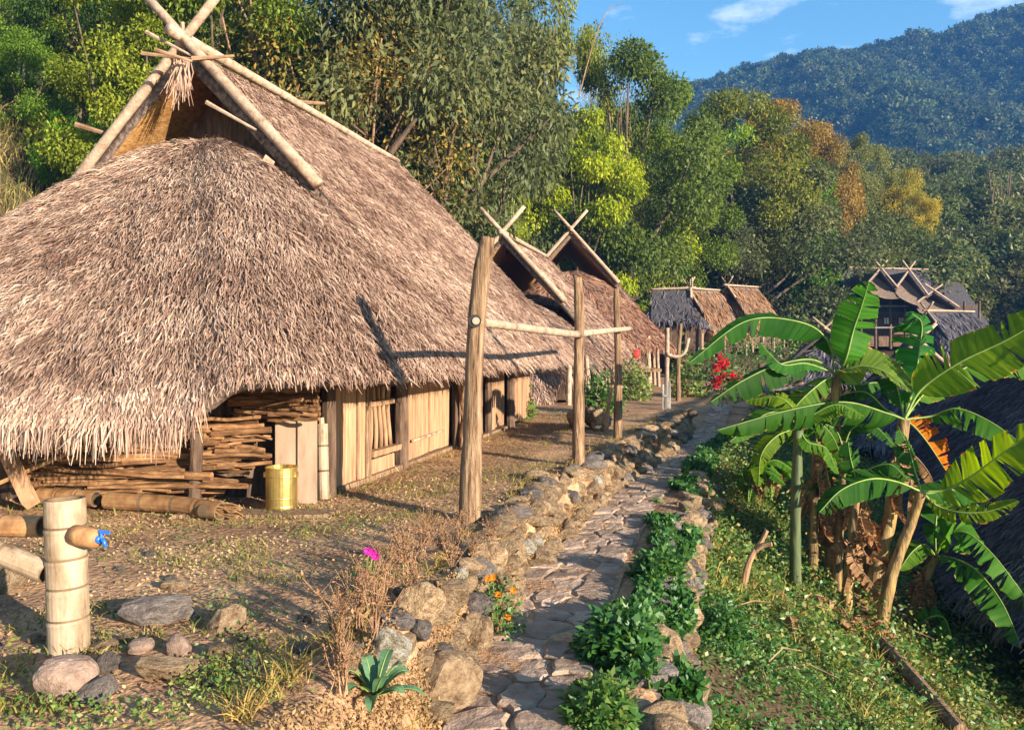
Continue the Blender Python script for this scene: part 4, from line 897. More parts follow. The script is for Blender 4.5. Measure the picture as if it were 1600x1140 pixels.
for i, (x0, x1, yt) in enumerate(((1545, 1556, 268), (1563, 1562, 284), (1580, 1568, 262))):
    b = P(x1, 350, 90); mb = MB(); t_ = P(x0, yt, 90); mb.tube(spline([b-[0, 0, 6], b, (b+t_)/2+rng.normal(size=3)*.15, t_], 10), np.linspace(.16, .05, 10), 6); 
    mb.tube([(b+t_)/2, t_+[.9-.6*i, 0, -.6]], [.07, .03], 5)
    mb.own('bare_tree', M['trunk'], b, ['leftmost of three bare pale trunks above the dark wood at the right', 'middle of three bare pale trunks above the dark wood at the right', 'rightmost of three bare pale trunks above the dark wood at the right'][i], 'bare tree', 'bare pale trunks')
# bamboo culms behind the second hut and at the top left
for cx, d, n, y0, y1, lb in ((768, 42, 16, 395, 200, 'clump of upright pale green bamboo culms behind the second hut'), (58, 33, 5, 60, -60, 'few thick yellow green bamboo culms in the top left corner')):
    b = P(cx, y0, d); z0 = float(TZ(b[0], d)); t = thing('bamboo_clump', lb, 'bamboo', (b[0], d, z0))
    for k in range(n):
        x = cx+(k-n/2)*(70/n if n > 8 else 13)+rng.normal()*3; dd = d+rng.normal()*.5
        p = P(x, y0, dd); q = P(x+rng.normal()*22, y1+rng.random()*60, dd); mb = MB(); p[2] = min(p[2], float(TZ(p[0], dd))+.2)
        pts = spline([p, (p+q)/2+rng.normal(size=3)*.08, q], 14); mb.tube(pts, np.linspace(.06, .03, 14)*(1.2 if n < 8 else .9), 6); mb.build('culm', M['bamboo_green'], t, smooth=True)
# one long shoot and a thin sapling standing up against the sky
for pts, d, lb in (([(905, 150), (918, 100), (935, 45), (955, 12), (975, 6)], 40, 'long bare shoot arching up against the sky above the olive tree'),):
    mb = MB(); mb.tube(spline([P(x, y, d) for x, y in pts], 14), np.linspace(.035, .012, 14), 5); mb.own('shoot', M['twig'], P(905, 150, d), lb, 'shoot')
T('sapling', 'sparse', 982, 53, 62, 'thin sparse sapling sticking up above the dark green treetop', (.11, .13, .05), .3)
T('sapling', 'sparse', 925, 68, 50, 'wispy brownish sapling at the edge of the sky beside the olive tree', (.15, .14, .06), .3)

# the wood further up the slope behind the trees that can be told apart
def gn_scatter(name, pts, scl, rots, mesh_objs, label, structure=False):
    me = bpy.data.meshes.new(name); me.vertices.add(len(pts)); me.vertices.foreach_set('co', np.asarray(pts, np.float32).ravel())
    for nm, dt, val in (('scl', 'FLOAT', scl), ('rot', 'FLOAT', rots)):
        a = me.attributes.new(nm, dt, 'POINT'); a.data.foreach_set('value', np.asarray(val, np.float32))
    o = link(name, me, kind='stuff'); o['label'] = label
    ng = bpy.data.node_groups.new(name+'_scatter', 'GeometryNodeTree'); ng.interface.new_socket('Geometry', in_out='INPUT', socket_type='NodeSocketGeometry'); ng.interface.new_socket('Geometry', in_out='OUTPUT', socket_type='NodeSocketGeometry')
    n, l = ng.nodes, ng.links; gi = n.new('NodeGroupInput'); go = n.new('NodeGroupOutput'); ip = n.new('GeometryNodeInstanceOnPoints'); jn = n.new('GeometryNodeJoinGeometry')
    for mo in mesh_objs:
        oi = n.new('GeometryNodeObjectInfo'); oi.inputs['Object'].default_value = mo; oi.inputs['As Instance'].default_value = False
        gti = n.new('GeometryNodeGeometryToInstance'); l.new(oi.outputs['Geometry'], gti.inputs[0]); l.new(gti.outputs[0], jn.inputs[0])
    s = n.new('GeometryNodeInputNamedAttribute'); s.data_type = 'FLOAT'; s.inputs['Name'].default_value = 'scl'
    r = n.new('GeometryNodeInputNamedAttribute'); r.data_type = 'FLOAT'; r.inputs['Name'].default_value = 'rot'
    cb = n.new('ShaderNodeCombineXYZ'); l.new(r.outputs['Attribute'], cb.inputs['Z'])
    l.new(gi.outputs[0], ip.inputs['Points']); l.new(jn.outputs[0], ip.inputs['Instance']); ip.inputs['Pick Instance'].default_value = True
    l.new(cb.outputs[0], ip.inputs['Rotation']); l.new(s.outputs['Attribute'], ip.inputs['Scale']); l.new(ip.outputs[0], go.inputs[0])
    md = o.modifiers.new('scatter', 'NODES'); md.node_group = ng; return o
protos = []
for i in range(4):
    V, Q, va, cs = crown(300+i, rx=3.6-.3*i, rz=3.0+.5*i, z0=3.6, n_cl=26, per=34, leafL=.95, leafW=.55, cl_r=(.7, 1.3), hollow=.6)
    protos.append(bpy.data.objects.new('canopy_%s' % 'abcd'[i], np_mesh('canopy', V, Q, [M['far_leaf']], va)))
near_p = []
for i in range(3):
    V, Q, va, cs = crown(330+i, rx=3.0-.3*i, rz=3.6, z0=3.8, n_cl=60, per=80, leafL=.42, leafW=.2, cl_r=(.6, 1.1), hollow=.55)
    near_p.append(bpy.data.objects.new('wood_%s' % 'abc'[i], np_mesh('wood', V, Q, [M['wood_leaf']], va)))
g = np.random.default_rng(77); pts = []
while len(pts) < 420:
    y = 24+90*g.random(); x = -45+110*g.random(); s = BX(y)-x
    if s < 7 or s > 40 or abs(x/y) > .95 or y < 40: continue
    pts.append((x, y, float(TZ(x, y))-.6))
pts2 = []
while len(pts2) < 760:
    y = 92+110*g.random(); x = 5+160*g.random()
    if not .12 < x/y < .95: continue
    pts2.append((x, y, float(TZ(x, y))-1.0))
while len(pts2) < 960:
    y = 71+24*g.random(); x = y*(.5+.4*g.random())
    pts2.append((x, y, float(TZ(x, y))-.8))
pts = np.array(pts+pts2); scl = np.concatenate([.8+.7*g.random(420), .7+.6*g.random(960)])
gn_scatter('forest', pts, scl, 6.28*g.random(len(pts)), near_p, 'dense green wood covering the slope behind the village trees')
# bank of dry yellow grass on the slope at the far left, and undergrowth below the trees
def blades(pos, h, wd, lean=.35, g=rng):
    n = len(pos); d = np.stack([g.normal(size=n)*lean, g.normal(size=n)*lean, np.ones(n)], 1); d = nrm(d); s = nrm(np.cross(d, rnd_dirs(n, g)))
    h = np.reshape(h, (-1, 1)); m_ = pos+d*h*.55; dr = np.stack([d[:, 0]*1.2, d[:, 1]*1.2, d[:, 2]*.55], 1); t = m_+dr*h*.5
    V = np.stack([pos-s*wd/2, pos+s*wd/2, m_+s*wd*.35, m_-s*wd*.35, t+s*wd*.06, t-s*wd*.06], 1); b = np.arange(n)[:, None]*6
    return V.reshape(-1, 3), np.concatenate([b+np.array([[0, 1, 2, 3]]), b+np.array([[3, 2, 4, 5]])])
g = np.random.default_rng(91); n = 16000; Y = 16+16*g.random(n); s = 1+13*g.random(n); X = BX(Y)-s; pos = np.stack([X, Y, TZ(X, Y)-.03], 1)
V, Q = blades(pos, .35+.7*g.random(n), .03, .4, g); va = g.random(n); o = link('bank_grass', np_mesh('bank_grass', V, Q, [M['grassblade']], np.tile(va, 2)), kind='stuff'); o.color = (1.0, 1.0, .7, 1); o['label'] = 'dry yellow grass on the bank behind the largest hut at the left'
n = 30000; Y = 20+52*g.random(n)**1.0; s = -1+12*g.random(n); X = BX(Y)-s; kk = X/Y > -.5; X, Y, s = X[kk], Y[kk], s[kk]; n = len(X); pos = np.stack([X, Y, TZ(X, Y)+.6*g.random(n)*sst(0, 2, s)], 1); k = s > .3; pos = pos[k]; n = len(pos)
V, Q = leaf_quads(pos, rnd_dirs(n, g), nrm(rnd_dirs(n, g)+[0, 0, 1.2]), .18+.2*g.random(n), .1+.08*g.random(n)); o = link('undergrowth', np_mesh('undergrowth', V, Q, [M['leaf']], g.random(n)), kind='stuff'); o.color = (.12, .13, .04, 1); o['label'] = 'low green undergrowth along the foot of the wooded slope'

# ------------------------------------------------------------------ far ridge and mountain
def crest(X): return np.interp(X, [-260, -60, 60, 110, 150, 195, 240, 268, 300, 331, 420, 560], [70, 110, 148, 169, 183, 192, 198, 204, 211, 222, 262, 300])
MY0, MY1 = 250., 520.
def MZ(X, Y):
    t = np.clip((Y-MY0)/(MY1-MY0), 0, 1.25); f = np.where(t < 1, np.clip(t, 0, 1)**.95, 1-.5*(t-1))
    gul = 30*fbm(X*.012+5, Y*.006, 4)+9*np.sin(X*.045+Y*.012)*np.sin(np.clip(t, 0, 1)*math.pi)
    return 5+(crest(X)-14)*f+gul*(1-.9*sst(.8, 1, t))*sst(0, .2, t)
xs = np.linspace(-260, 560, 140); ys = np.linspace(MY0, 620, 90); XX, YY = np.meshgrid(xs, ys); ZZ = MZ(XX, YY)
k = len(xs); ii = (np.arange(len(ys)-1)[:, None]*k+np.arange(k-1)[None]).ravel()
M['forest_floor'] = surf('forest_floor', [(.3, (.02, .03, .014)), (.7, (.05, .06, .025))], scale=.1, rough=.95, bump=0, coord='Object')
mt = link('mountain', np_mesh('mountain', np.stack([XX, YY, ZZ], -1).reshape(-1, 3), np.stack([ii, ii+1, ii+k+1, ii+k], -1), [M['forest_floor']], smooth=True), kind='structure'); mt['label'] = 'high blue wooded mountain rising across the right of the sky'
g = np.random.default_rng(55); n = 9500; X = -60+520*g.random(n); Y = MY0+5+290*g.random(n); k = (X/Y > .1) & (X/Y < .8); X, Y = X[k], Y[k]
pts = np.stack([X, Y, MZ(X, Y)-2.0], 1); big = vnoise(X*.05, Y*.05)
gn_scatter('mountain_forest', pts, 1.1+1.0*g.random(len(X))*(.5+big), 6.28*g.random(len(X)), protos, 'unbroken forest canopy covering the blue mountain')
# ------------------------------------------------------------------ unseen hill added on the right to keep the low sun off the valley
xs = np.linspace(60, 190, 50); ys = np.linspace(-20, 130, 50); XX, YY = np.meshgrid(xs, ys)
def HZ(X, Y): return 1+21*sst(60, 110, X)*sst(8, 42, Y)*(1-sst(100, 150, Y)*.3)+3*fbm(X*.05, Y*.05)-4*(1-sst(60, 70, X))
k = len(xs); ii = (np.arange(len(ys)-1)[:, None]*k+np.arange(k-1)[None]).ravel()
sh = link('hill', np_mesh('hill', np.stack([XX, YY, HZ(XX, YY)], -1).reshape(-1, 3), np.stack([ii, ii+1, ii+k+1, ii+k], -1), [M['forest_floor']], smooth=True), kind='structure'); sh['label'] = 'unseen wooded hillside added right of the view to shade the valley'
g = np.random.default_rng(58); n = 420; X = 66+110*g.random(n); Y = 0+125*g.random(n); k = X/Y > .9; X, Y = X[k], Y[k]
gn_scatter('shading_hill_forest', np.stack([X, Y, HZ(X, Y)-1], 1), .8+.6*g.random(len(X)), 6.28*g.random(len(X)), near_p, 'forest on the unseen hillside added to shade the valley')
# ------------------------------------------------------------------ banana plants on the slope
def banana_leaf(pts, W, up=(0, 0, 1), fold=.5, tears=9, seed=0, pet=.10, flat=(1, 1), droop=.0, ripa=.012):
    g = np.random.default_rng(seed); n = 64; sp = spline(pts, n); T = nrm(np.gradient(sp, axis=0)); up = np.asarray(up, float)
    t = np.linspace(0, 1, n); tb = np.clip((t-pet)/(1-pet), 0, 1); tears = int(tears*1.7); W = W*1.25; prof = W*np.clip(np.sin(np.pi*tb**.85), 0, 1)**.55
    mb = MB(); 
    for sd_, wk in ((1, flat[0]), (-1, flat[1])):
        if wk <= 0: continue
        cuts = sorted(set([0]+list(g.choice(np.arange(5, n-3), tears, replace=False))+[n-1])) if tears else [0, n-1]
        for c0, c1 in zip(cuts[:-1], cuts[1:]):
            ex = g.normal()*.16; sk = g.normal()*.10; Vv = []; idx = list(range(c0, c1+1)); m_ = len(idx); nc = 5
            for q, i in enumerate(idx):
                s = nrm(np.cross(T[i], up))*sd_; nn = nrm(np.cross(T[i], s))*(-sd_ if False else 1); nn = nn if nn@up > 0 else -nn
                gap = 0.0
                if q == 0 and c0 > 0: gap = .004+.02*g.random()
                if q == m_-1 and c1 < n-1: gap = -(.004+.02*g.random())
                for j in range(nc):
                    f = (0, .36, .7, .955, 1.0)[j]; a = fold+ex*f+droop*f*f; rip = ripa*math.sin(i*2.1+j)*f
                    pt = sp[i]+prof[i]*wk*f*(s*math.cos(a)-nn*math.sin(a))+T[i]*(sk*prof[i]*f+gap*f*3+prof[i]*.25*f)+nn*rip
                    if droop: pt = pt+np.array([0, 0, -1])*droop*prof[i]*f*f*.5
                    Vv.append(pt)
            mb.add(Vv, [(q*nc+j, q*nc+j+1, (q+1)*nc+j+1, (q+1)*nc+j) for q in range(m_-1) for j in range(nc-1)], 0)
    for i_ in range(3, len(mb.f), 4):
        if ((i_//4)*7919 % 13) < 3 and ripa > 0: mb.m[i_] = 2
    k = len(mb.f)
    mb.tube(sp, np.linspace(.017, .003, n)*(W/.3)**.5, 6, 1)
    return mb, k
def add_leaf(parent, pts, W, up, col, label=None, name='leaf', mats=('ban_leaf', 'ban_rib'), **k):
    mb, kk = banana_leaf(pts, W, up, **k); off = np.array(parent.location)
    me = mb.mesh(name, [M[mats[0]], M[mats[1]], M['dead_leaf']], off, True)
    a = me.attributes.new('var', 'FLOAT', 'FACE'); nf = len(mb.f); a.data.foreach_set('value', np.clip(+.45+.8*(vnoise(sum((np.array(mb.v)[list(f)].mean(0) for f in [(0,)]), np.zeros(3))[0]+np.arange(nf)//4*1.7, np.full(nf, k.get('seed', 0)+.5))-.5)+.05*rng.normal(size=nf), 0, 1).astype(np.float32))
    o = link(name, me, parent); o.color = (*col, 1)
    if label: o['label'] = label
    return o
def stem(parent, pts, r0, r1, mat='ban_stem', name='pseudostem'):
    q = spline(pts, 16); mb = MB(); t = np.linspace(0, 1, 16); rad = (r0+(r1-r0)*t)*(1+.05*rng.normal(size=16)); mb.tube(q, rad, 10, wob=.05); return mb.build(name, M[mat], parent, smooth=True)
def dead_hang(parent, p, length, wd, seed, col=(1, 1, 1)):
    g = np.random.default_rng(seed); d = np.array([g.normal()*.25, g.normal()*.25, -1.0]); a = np.asarray(p, float)
    pts = [a, a+d*length*.35+g.normal(size=3)*.05, a+d*length*.7+g.normal(size=3)*.08, a+d*length+g.normal(size=3)*.08]
    return add_leaf(parent, pts, wd, nrm(g.normal(size=3)*np.array([1, 1, .2])), col, name='dead_leaf', mats=('dead_leaf', 'twig'), fold=.9+.4*g.random(), tears=6, seed=seed, pet=.02)
CAM = np.array([0, 0, CZ])
def tocam(x, y, d, up=.6, side=0.0):
    v = nrm(CAM-P(x, y, d)); return nrm(v*(1-up)+np.array([side, 0, up]))
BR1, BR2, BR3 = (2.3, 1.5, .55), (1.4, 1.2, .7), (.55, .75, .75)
def base(x, y): return ground_hit(x, y)
# --- plant A: tallest, stem leaning right to a crown at (1412, 655)
bA = base(1358, 962); dA = bA[1]
A = thing('banana_plant', 'tallest banana plant with a thick brown stem, wide lit leaves and one orange withered leaf', 'banana plant', bA)
cA = P(1413, 655, dA-.1); stem(A, [bA-[0, 0, .1], P(1372, 880, dA), P(1397, 780, dA), cA], .145, .085)
PA = lambda *q: [P(x, y, dA+dd) for x, y, dd in q]
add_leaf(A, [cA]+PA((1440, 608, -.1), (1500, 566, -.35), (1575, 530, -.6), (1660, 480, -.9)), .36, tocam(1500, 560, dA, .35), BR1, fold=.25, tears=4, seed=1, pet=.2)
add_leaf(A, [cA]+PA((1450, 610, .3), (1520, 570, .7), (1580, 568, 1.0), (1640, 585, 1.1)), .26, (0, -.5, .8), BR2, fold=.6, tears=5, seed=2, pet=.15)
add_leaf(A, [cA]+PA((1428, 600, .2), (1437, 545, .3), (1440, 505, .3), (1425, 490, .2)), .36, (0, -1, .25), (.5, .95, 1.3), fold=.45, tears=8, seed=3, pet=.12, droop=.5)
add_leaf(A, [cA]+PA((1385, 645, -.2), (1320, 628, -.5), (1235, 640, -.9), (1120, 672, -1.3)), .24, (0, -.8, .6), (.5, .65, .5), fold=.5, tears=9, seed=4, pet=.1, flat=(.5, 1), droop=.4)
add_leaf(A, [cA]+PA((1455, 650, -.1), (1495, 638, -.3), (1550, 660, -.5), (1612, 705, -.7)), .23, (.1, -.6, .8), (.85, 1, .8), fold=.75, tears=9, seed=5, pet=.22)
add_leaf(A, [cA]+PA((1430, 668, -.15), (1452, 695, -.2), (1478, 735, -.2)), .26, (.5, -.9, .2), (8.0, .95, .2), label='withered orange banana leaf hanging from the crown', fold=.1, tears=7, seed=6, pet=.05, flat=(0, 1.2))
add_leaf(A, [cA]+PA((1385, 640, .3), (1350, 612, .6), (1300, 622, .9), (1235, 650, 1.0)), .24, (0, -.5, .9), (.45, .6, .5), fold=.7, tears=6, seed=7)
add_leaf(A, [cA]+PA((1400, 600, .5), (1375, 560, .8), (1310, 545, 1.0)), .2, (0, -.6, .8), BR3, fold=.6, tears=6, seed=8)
for k in range(9): dead_hang(A, P(1398+16*rng.random(), 680+60*rng.random(), dA-.12-.1*rng.random()), .5+.4*rng.random(), .09, 100+k)
# --- plant B: behind, crown at (1312, 585)
bB = base(1290, 905); dB = bB[1]
B = thing('banana_plant', 'banana plant with one tall upright leaf and a long leaf arching left', 'banana plant', bB)
cB = P(1308, 585, dB); stem(B, [bB-[0, 0, .1], P(1292, 800, dB), P(1300, 690, dB), cB], .14, .075)
PB = lambda *q: [P(x, y, dB+dd) for x, y, dd in q]
add_leaf(B, [cB]+PA((1322, 560, .5), (1334, 515, .5), (1346, 480, .45), (1358, 440, .4)), .27, tocam(1340, 500, dB, .1, .2), (.9, 1.25, .7), fold=.3, tears=3, seed=11, pet=.14)
add_leaf(B, [cB]+PB((1290, 528, -.1), (1245, 502, -.3), (1165, 502, -.6), (1075, 568, -1.0)), .25, (0, -.9, .5), (.35, .6, .6), fold=.6, tears=4, seed=12, pet=.12, flat=(.55, 1))  # leaf colour darkened to stand for its shaded underside
add_leaf(B, [cB]+PB((1270, 562, -.2), (1215, 570, -.4), (1160, 595, -.7), (1110, 628, -.9)), .27, (0, -.8, .6), (.35, .5, .4), fold=.55, tears=6, seed=13, pet=.12, flat=(.5, 1))  # underside shade is put into this dull green as well
add_leaf(B, [cB]+PB((1262, 568, -.3), (1225, 570, -.5), (1205, 555, -.5), (1188, 535, -.5)), .13, (0, -.6, .8), (.6, .9, 1), fold=.6, tears=2, seed=14)
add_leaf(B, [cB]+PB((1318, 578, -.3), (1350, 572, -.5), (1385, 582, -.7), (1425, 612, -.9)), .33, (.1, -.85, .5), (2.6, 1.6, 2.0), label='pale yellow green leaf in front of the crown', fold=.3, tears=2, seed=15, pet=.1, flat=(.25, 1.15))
add_leaf(B, [cB]+PB((1280, 600, -.2), (1240, 640, -.3), (1225, 690, -.35)), .2, (-.4, -.8, .4), BR2, fold=.5, tears=6, seed=16)
add_leaf(B, [cB]+PB((1340, 600, .2), (1380, 600, .4), (1430, 640, .6)), .22, (0, -.5, .8), BR3, fold=.6, tears=6, seed=17)
for k in range(9): dead_hang(B, P(1280+40*rng.random(), 640+190*rng.random(), dB-.12-.15*rng.random()), .6+.5*rng.random(), .12, 140+k)
# --- plant C: slender yellow stem, crown at (1440, 765)
bC = base(1372, 992); dC = bC[1]
Cp = thing('banana_plant', 'slender banana plant with a bare yellow stem leaning right, front of the clump', 'banana plant', bC)
cC = P(1440, 768, dC-.1); stem(Cp, [bC-[0, 0, .1], P(1393, 900, dC), P(1424, 815, dC), cC], .085, .06, 'ban_stem')
PC = lambda *q: [P(x, y, dC+dd) for x, y, dd in q]
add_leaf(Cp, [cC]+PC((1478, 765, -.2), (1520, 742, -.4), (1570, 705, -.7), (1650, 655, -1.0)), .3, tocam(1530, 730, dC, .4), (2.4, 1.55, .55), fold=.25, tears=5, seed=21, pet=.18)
add_leaf(Cp, [cC]+PC((1400, 752, -.2), (1360, 748, -.5), (1315, 765, -.8), (1280, 800, -1.0)), .21, (0, -.75, .65), (.4, .6, .55), fold=.6, tears=6, seed=22, pet=.1)
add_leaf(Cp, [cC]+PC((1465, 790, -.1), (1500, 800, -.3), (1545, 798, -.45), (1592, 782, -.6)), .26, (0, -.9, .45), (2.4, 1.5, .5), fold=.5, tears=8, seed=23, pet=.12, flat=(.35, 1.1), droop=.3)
add_leaf(Cp, [cC]+PC((1455, 770, .2), (1490, 765, .4), (1530, 790, .6)), .22, (0, -.6, .8), BR3, fold=.5, tears=6, seed=24)
add_leaf(Cp, [cC]+PC((1428, 730, .1), (1420, 700, .2), (1405, 670, .2)), .16, (.3, -.8, .4), BR3, fold=.5, tears=4, seed=25)
# --- plant D: short brown stem, crown at (1458, 872)
bD = base(1412, 985); dD = bD[1]
Dp = thing('banana_plant', 'short banana plant at right with two big leaves drooping towards the dark roof', 'banana plant', bD)
cD = P(1462, 868, dD); stem(Dp, [bD-[0, 0, .1], P(1435, 925, dD), cD], .1, .065)
PD = lambda *q: [P(x, y, dD+dd*1.6-.2) for x, y, dd in q]
add_leaf(Dp, [cD]+PD((1478, 838, -.2), (1510, 832, -.35), (1555, 870, -.55), (1615, 950, -.7)), .27, (.5, -.75, .55), (1.0, 1.15, .9), fold=.45, tears=9, seed=31, pet=.12)
add_leaf(Dp, [cD]+PD((1490, 872, -.3), (1525, 890, -.5), (1565, 940, -.7), (1597, 1012, -.85)), .26, (.3, -.75, .6), (.85, 1.05, .8), fold=.65, tears=9, seed=32, pet=.16)
add_leaf(Dp, [cD]+PD((1445, 850, -.2), (1425, 862, -.3), (1405, 890, -.35)), .15, (-.3, -.7, .6), BR2, fold=.5, tears=4, seed=33)
add_leaf(Dp, [cD]+PD((1462, 820, .0), (1470, 790, .1), (1500, 770, .1)), .18, (.2, -.9, .3), BR3, fold=.4, tears=5, seed=34)
add_leaf(Dp, [bD+[.1, 0, 0]]+PD((1450, 965, -.1), (1475, 965, -.15), (1490, 1005, -.2), (1508, 1052, -.25)), .15, (.3, -.8, .4), (.9, 1.1, .8), label='young drooping leaf close to the ground', fold=.6, tears=3, seed=35)
for k in range(6): dead_hang(Dp, P(1430+20*rng.random(), 885+40*rng.random(), dD-.12), .35+.3*rng.random(), .08, 170+k)
# --- plant E: straight dark stem at left
bE = base(1243, 922); dE = bE[1]
Ep = thing('banana_plant', 'banana plant with a straight dark green bare stem, leftmost of the clump', 'banana plant', bE)
cE = P(1248, 668, dE); stem(Ep, [bE-[0, 0, .1], P(1243, 800, dE), cE], .085, .06, 'ban_stem_green')
PE = lambda *q: [P(x, y, dE+dd) for x, y, dd in q]
for i, (q, w_, c) in enumerate([([(1275, 645, -.1), (1310, 632, -.2), (1350, 650, -.3)], .14, BR2), ([(1225, 645, -.1), (1190, 650, -.3), (1140, 690, -.5)], .17, (.8, .9, .5)), ([(1262, 690, -.1), (1290, 700, -.1), (1310, 740, -.1)], .12, (1.1, 1.1, .5)),
        ([(1215, 680, -.2), (1190, 710, -.3), (1185, 760, -.3)], .12, (1.6, 1.1, .4)), ([(1240, 640, .1), (1215, 620, .2), (1165, 625, .4)], .15, BR1), ([(1270, 655, .2), (1300, 680, .3), (1320, 730, .3)], .15, (.7, .8, .4))]):
    add_leaf(Ep, [cE]+PE(*q), w_, (0, -.6, .7), c, fold=.5, tears=3, seed=41+i)
# --- plants F, G: brown middle stems
bF = base(1322, 958); dF = bF[1]
Fp = thing('banana_plant', 'withered brown banana stem between the two thick stems, wrapped in dead leaves', 'banana plant', bF)
stem(Fp, [bF-[0, 0, .1], P(1330, 850, dF), P(1340, 755, dF)], .075, .05)
add_leaf(Fp, [P(1340, 757, dF), P(1355, 735, dF-.2), P(1390, 725, dF-.4), P(1420, 750, dF-.5)], .14, (0, -.6, .8), BR3, seed=51, tears=4)
add_leaf(Fp, [P(1340, 757, dF), P(1330, 720, dF-.1), P(1325, 690, dF-.1)], .13, (0, -1, .2), BR3, seed=52, tears=3)
for k in range(6): dead_hang(Fp, P(1318+30*rng.random(), 770+120*rng.random(), dF-.1), .4+.4*rng.random(), .1, 200+k)
for i, (x0, y0, x1, y1, r, lb) in enumerate([(1345, 950, 1352, 770, .07, 'short withered banana stem right behind the thick leaning stem'), (1268, 905, 1276, 690, .085, 'brown sheathed banana stem just right of the straight dark stem'), (1306, 930, 1318, 700, .075, 'thin brown banana stem mid clump with hanging dead leaves')]):
    b = base(x0, y0); d = b[1]; t = thing('banana_plant', lb, 'banana plant', b); tp_ = P(x1, y1, d); stem(t, [b-[0, 0, .1], (b+tp_)/2+rng.normal(size=3)*.03, tp_], r, r*.65)
    for k in range(3):
        an = rng.random()*6.28; add_leaf(t, [tp_, tp_+[.15*math.cos(an), .1*math.sin(an), .3], tp_+[.5*math.cos(an), .3*math.sin(an), .35], tp_+[.85*math.cos(an), .5*math.sin(an), .05]], .11, (0, -.6, .8), [BR2, BR3, (.7, .9, .4)][k], seed=400+10*i+k, tears=4)
    for k in range(6): dead_hang(t, tp_+[rng.normal()*.06, -.08, -.05-.9*rng.random()], .4+.4*rng.random(), .09, 430+20*i+k)
# low banana shoots left of the clump
for i, (x, y, lb, cs_) in enumerate([(1168, 800, 'low young banana shoot with yellowing leaves, nearest the path', 1), (1205, 790, 'low young banana shoot beside the dark stem', 0)]):
    b = base(x, y); d = b[1]; t = thing('banana_shoot', lb, 'banana plant', b)
    for k in range(7):
        an = rng.random()*6.28; L_ = .5+.5*rng.random(); dv = np.array([math.cos(an), math.sin(an)*.6, 0])
        add_leaf(t, [b, b+dv*.1+[0, 0, L_*.6], b+dv*L_*.5+[0, 0, L_], b+dv*L_+[0, 0, L_*.7]], .1, (dv[0]*-.4, -.5, .8), [(1.1, 1.2, .5), (1.8, 1.2, .4), (.8, 1, .6)][k % 3], seed=60+10*i+k, tears=2)
    for k in range(4): dead_hang(t, b+[rng.normal()*.2, -.1, .55+.2*rng.random()], .45, .07, 230+10*i+k)
tw = thing('fallen_twigs', 'tangle of thin dry twigs lying on the slope around the banana clump', 'twigs', base(1290, 960))
mbt = MB()
for k in range(60):
    b = base(1150+280*rng.random(), 860+200*rng.random()); an = rng.random()*6.28; L_ = .2+.5*rng.random(); dv = np.array([math.cos(an), math.sin(an), 0])*L_
    mbt.tube([b+[0, 0, .03], b+dv*.5+[0, 0, .06+.08*rng.random()], b+dv+[0, 0, .05]], [.009, .007, .004], 4)
mbt.build('twigs', M['twig'], tw, kind='stuff')
# plank, forked stub, fallen dead leaves under the clump
q0, q1 = base(1375, 1012), base(1470, 1136)
mb = MB(); mb.tube(np.linspace(q0+[0, 0, .1], q1+[.05, -.3, .1], 8), .085, 9, wob=.04); mb.own('log', M['post'], q0, 'straight grey brown pole lying down the slope below the banana clump', 'log')
s0 = base(1160, 918); dS = s0[1]; mb = MB()
mb.tube(spline([s0-[0, 0, .1], P(1168, 885, dS), P(1180, 858, dS)], 8), [.06, .05, .045, .045, .04, .04, .038, .035], 8); mb.tube(spline([P(1178, 862, dS), P(1190, 845, dS), P(1198, 828, dS)], 5), .028, 7); mb.tube(spline([P(1178, 862, dS), P(1192, 852, dS-.05), P(1206, 850, dS-.1)], 5), .03, 7)
mb.own('tree_stump', M['board'], s0, 'small forked pale stub sticking out of the ground cover left of the bananas', 'stump')
dd = thing('fallen_leaves', 'heap of curled brown dead banana leaves at the foot of the clump', 'dead leaves', base(1330, 985))
for k in range(34):
    b = base(1240+170*rng.random(), 925+85*rng.random()); an = rng.random()*6.28; L_ = .25+.45*rng.random(); dv = np.array([math.cos(an), math.sin(an), 0])
    add_leaf(dd, [b+[0, 0, .03], b+dv*L_*.4+[0, 0, .10+.1*rng.random()], b+dv*L_*.8+[0, 0, .06], b+dv*L_+[0, 0, .0]], .06+.06*rng.random(), (rng.normal()*.4, rng.normal()*.4, 1), (1, 1, 1), name='dead_leaf', mats=('dead_leaf', 'twig'), seed=260+k, tears=4, fold=.3+.5*rng.random(), pet=.03)

# ------------------------------------------------------------------ ground cover
def cover(name, label, X, Y, hmax, L, mat='cover', var=None, seed=1, upk=.5, col=None, zoff=0.0):
    g = np.random.default_rng(seed); n = len(X); pos = np.stack([X, Y, TZ(X, Y)+zoff+hmax*g.random(n)*(1 if name != 'ground_cover' else .35+5.0*np.maximum(vnoise(X*2.6, Y*2.6)-.45, 0))], 1)
    V, Q = leaf_quads(pos, nrm(rnd_dirs(n, g)*np.array([1, 1, .5])), nrm(rnd_dirs(n, g)+np.array([.35, -.45, upk])), L*(.6+.8*g.random(n)), L*.62*(.6+.8*g.random(n)))
    o = link(name, np_mesh(name, V, Q, [M[mat]], np.clip(var if var is not None else g.random(n), 0, 1)), kind='stuff'); o['label'] = label
    if col: o.color = (*col, 1)
    return o
g = np.random.default_rng(501)
n = 150000; Y = 4.0+17*g.random(n)**1.35; s = .45+5.2*g.random(n)**1.1; X = RX(Y)+s
pat = vnoise(X*1.3, Y*1.3); bare = vnoise(X*.9+40, Y*.9)
keep = (X/Y < .72) & (g.random(n) < np.clip(1.9-2.1*bare, .12, 1)); X, Y, s, pat = X[keep], Y[keep], s[keep], pat[keep]
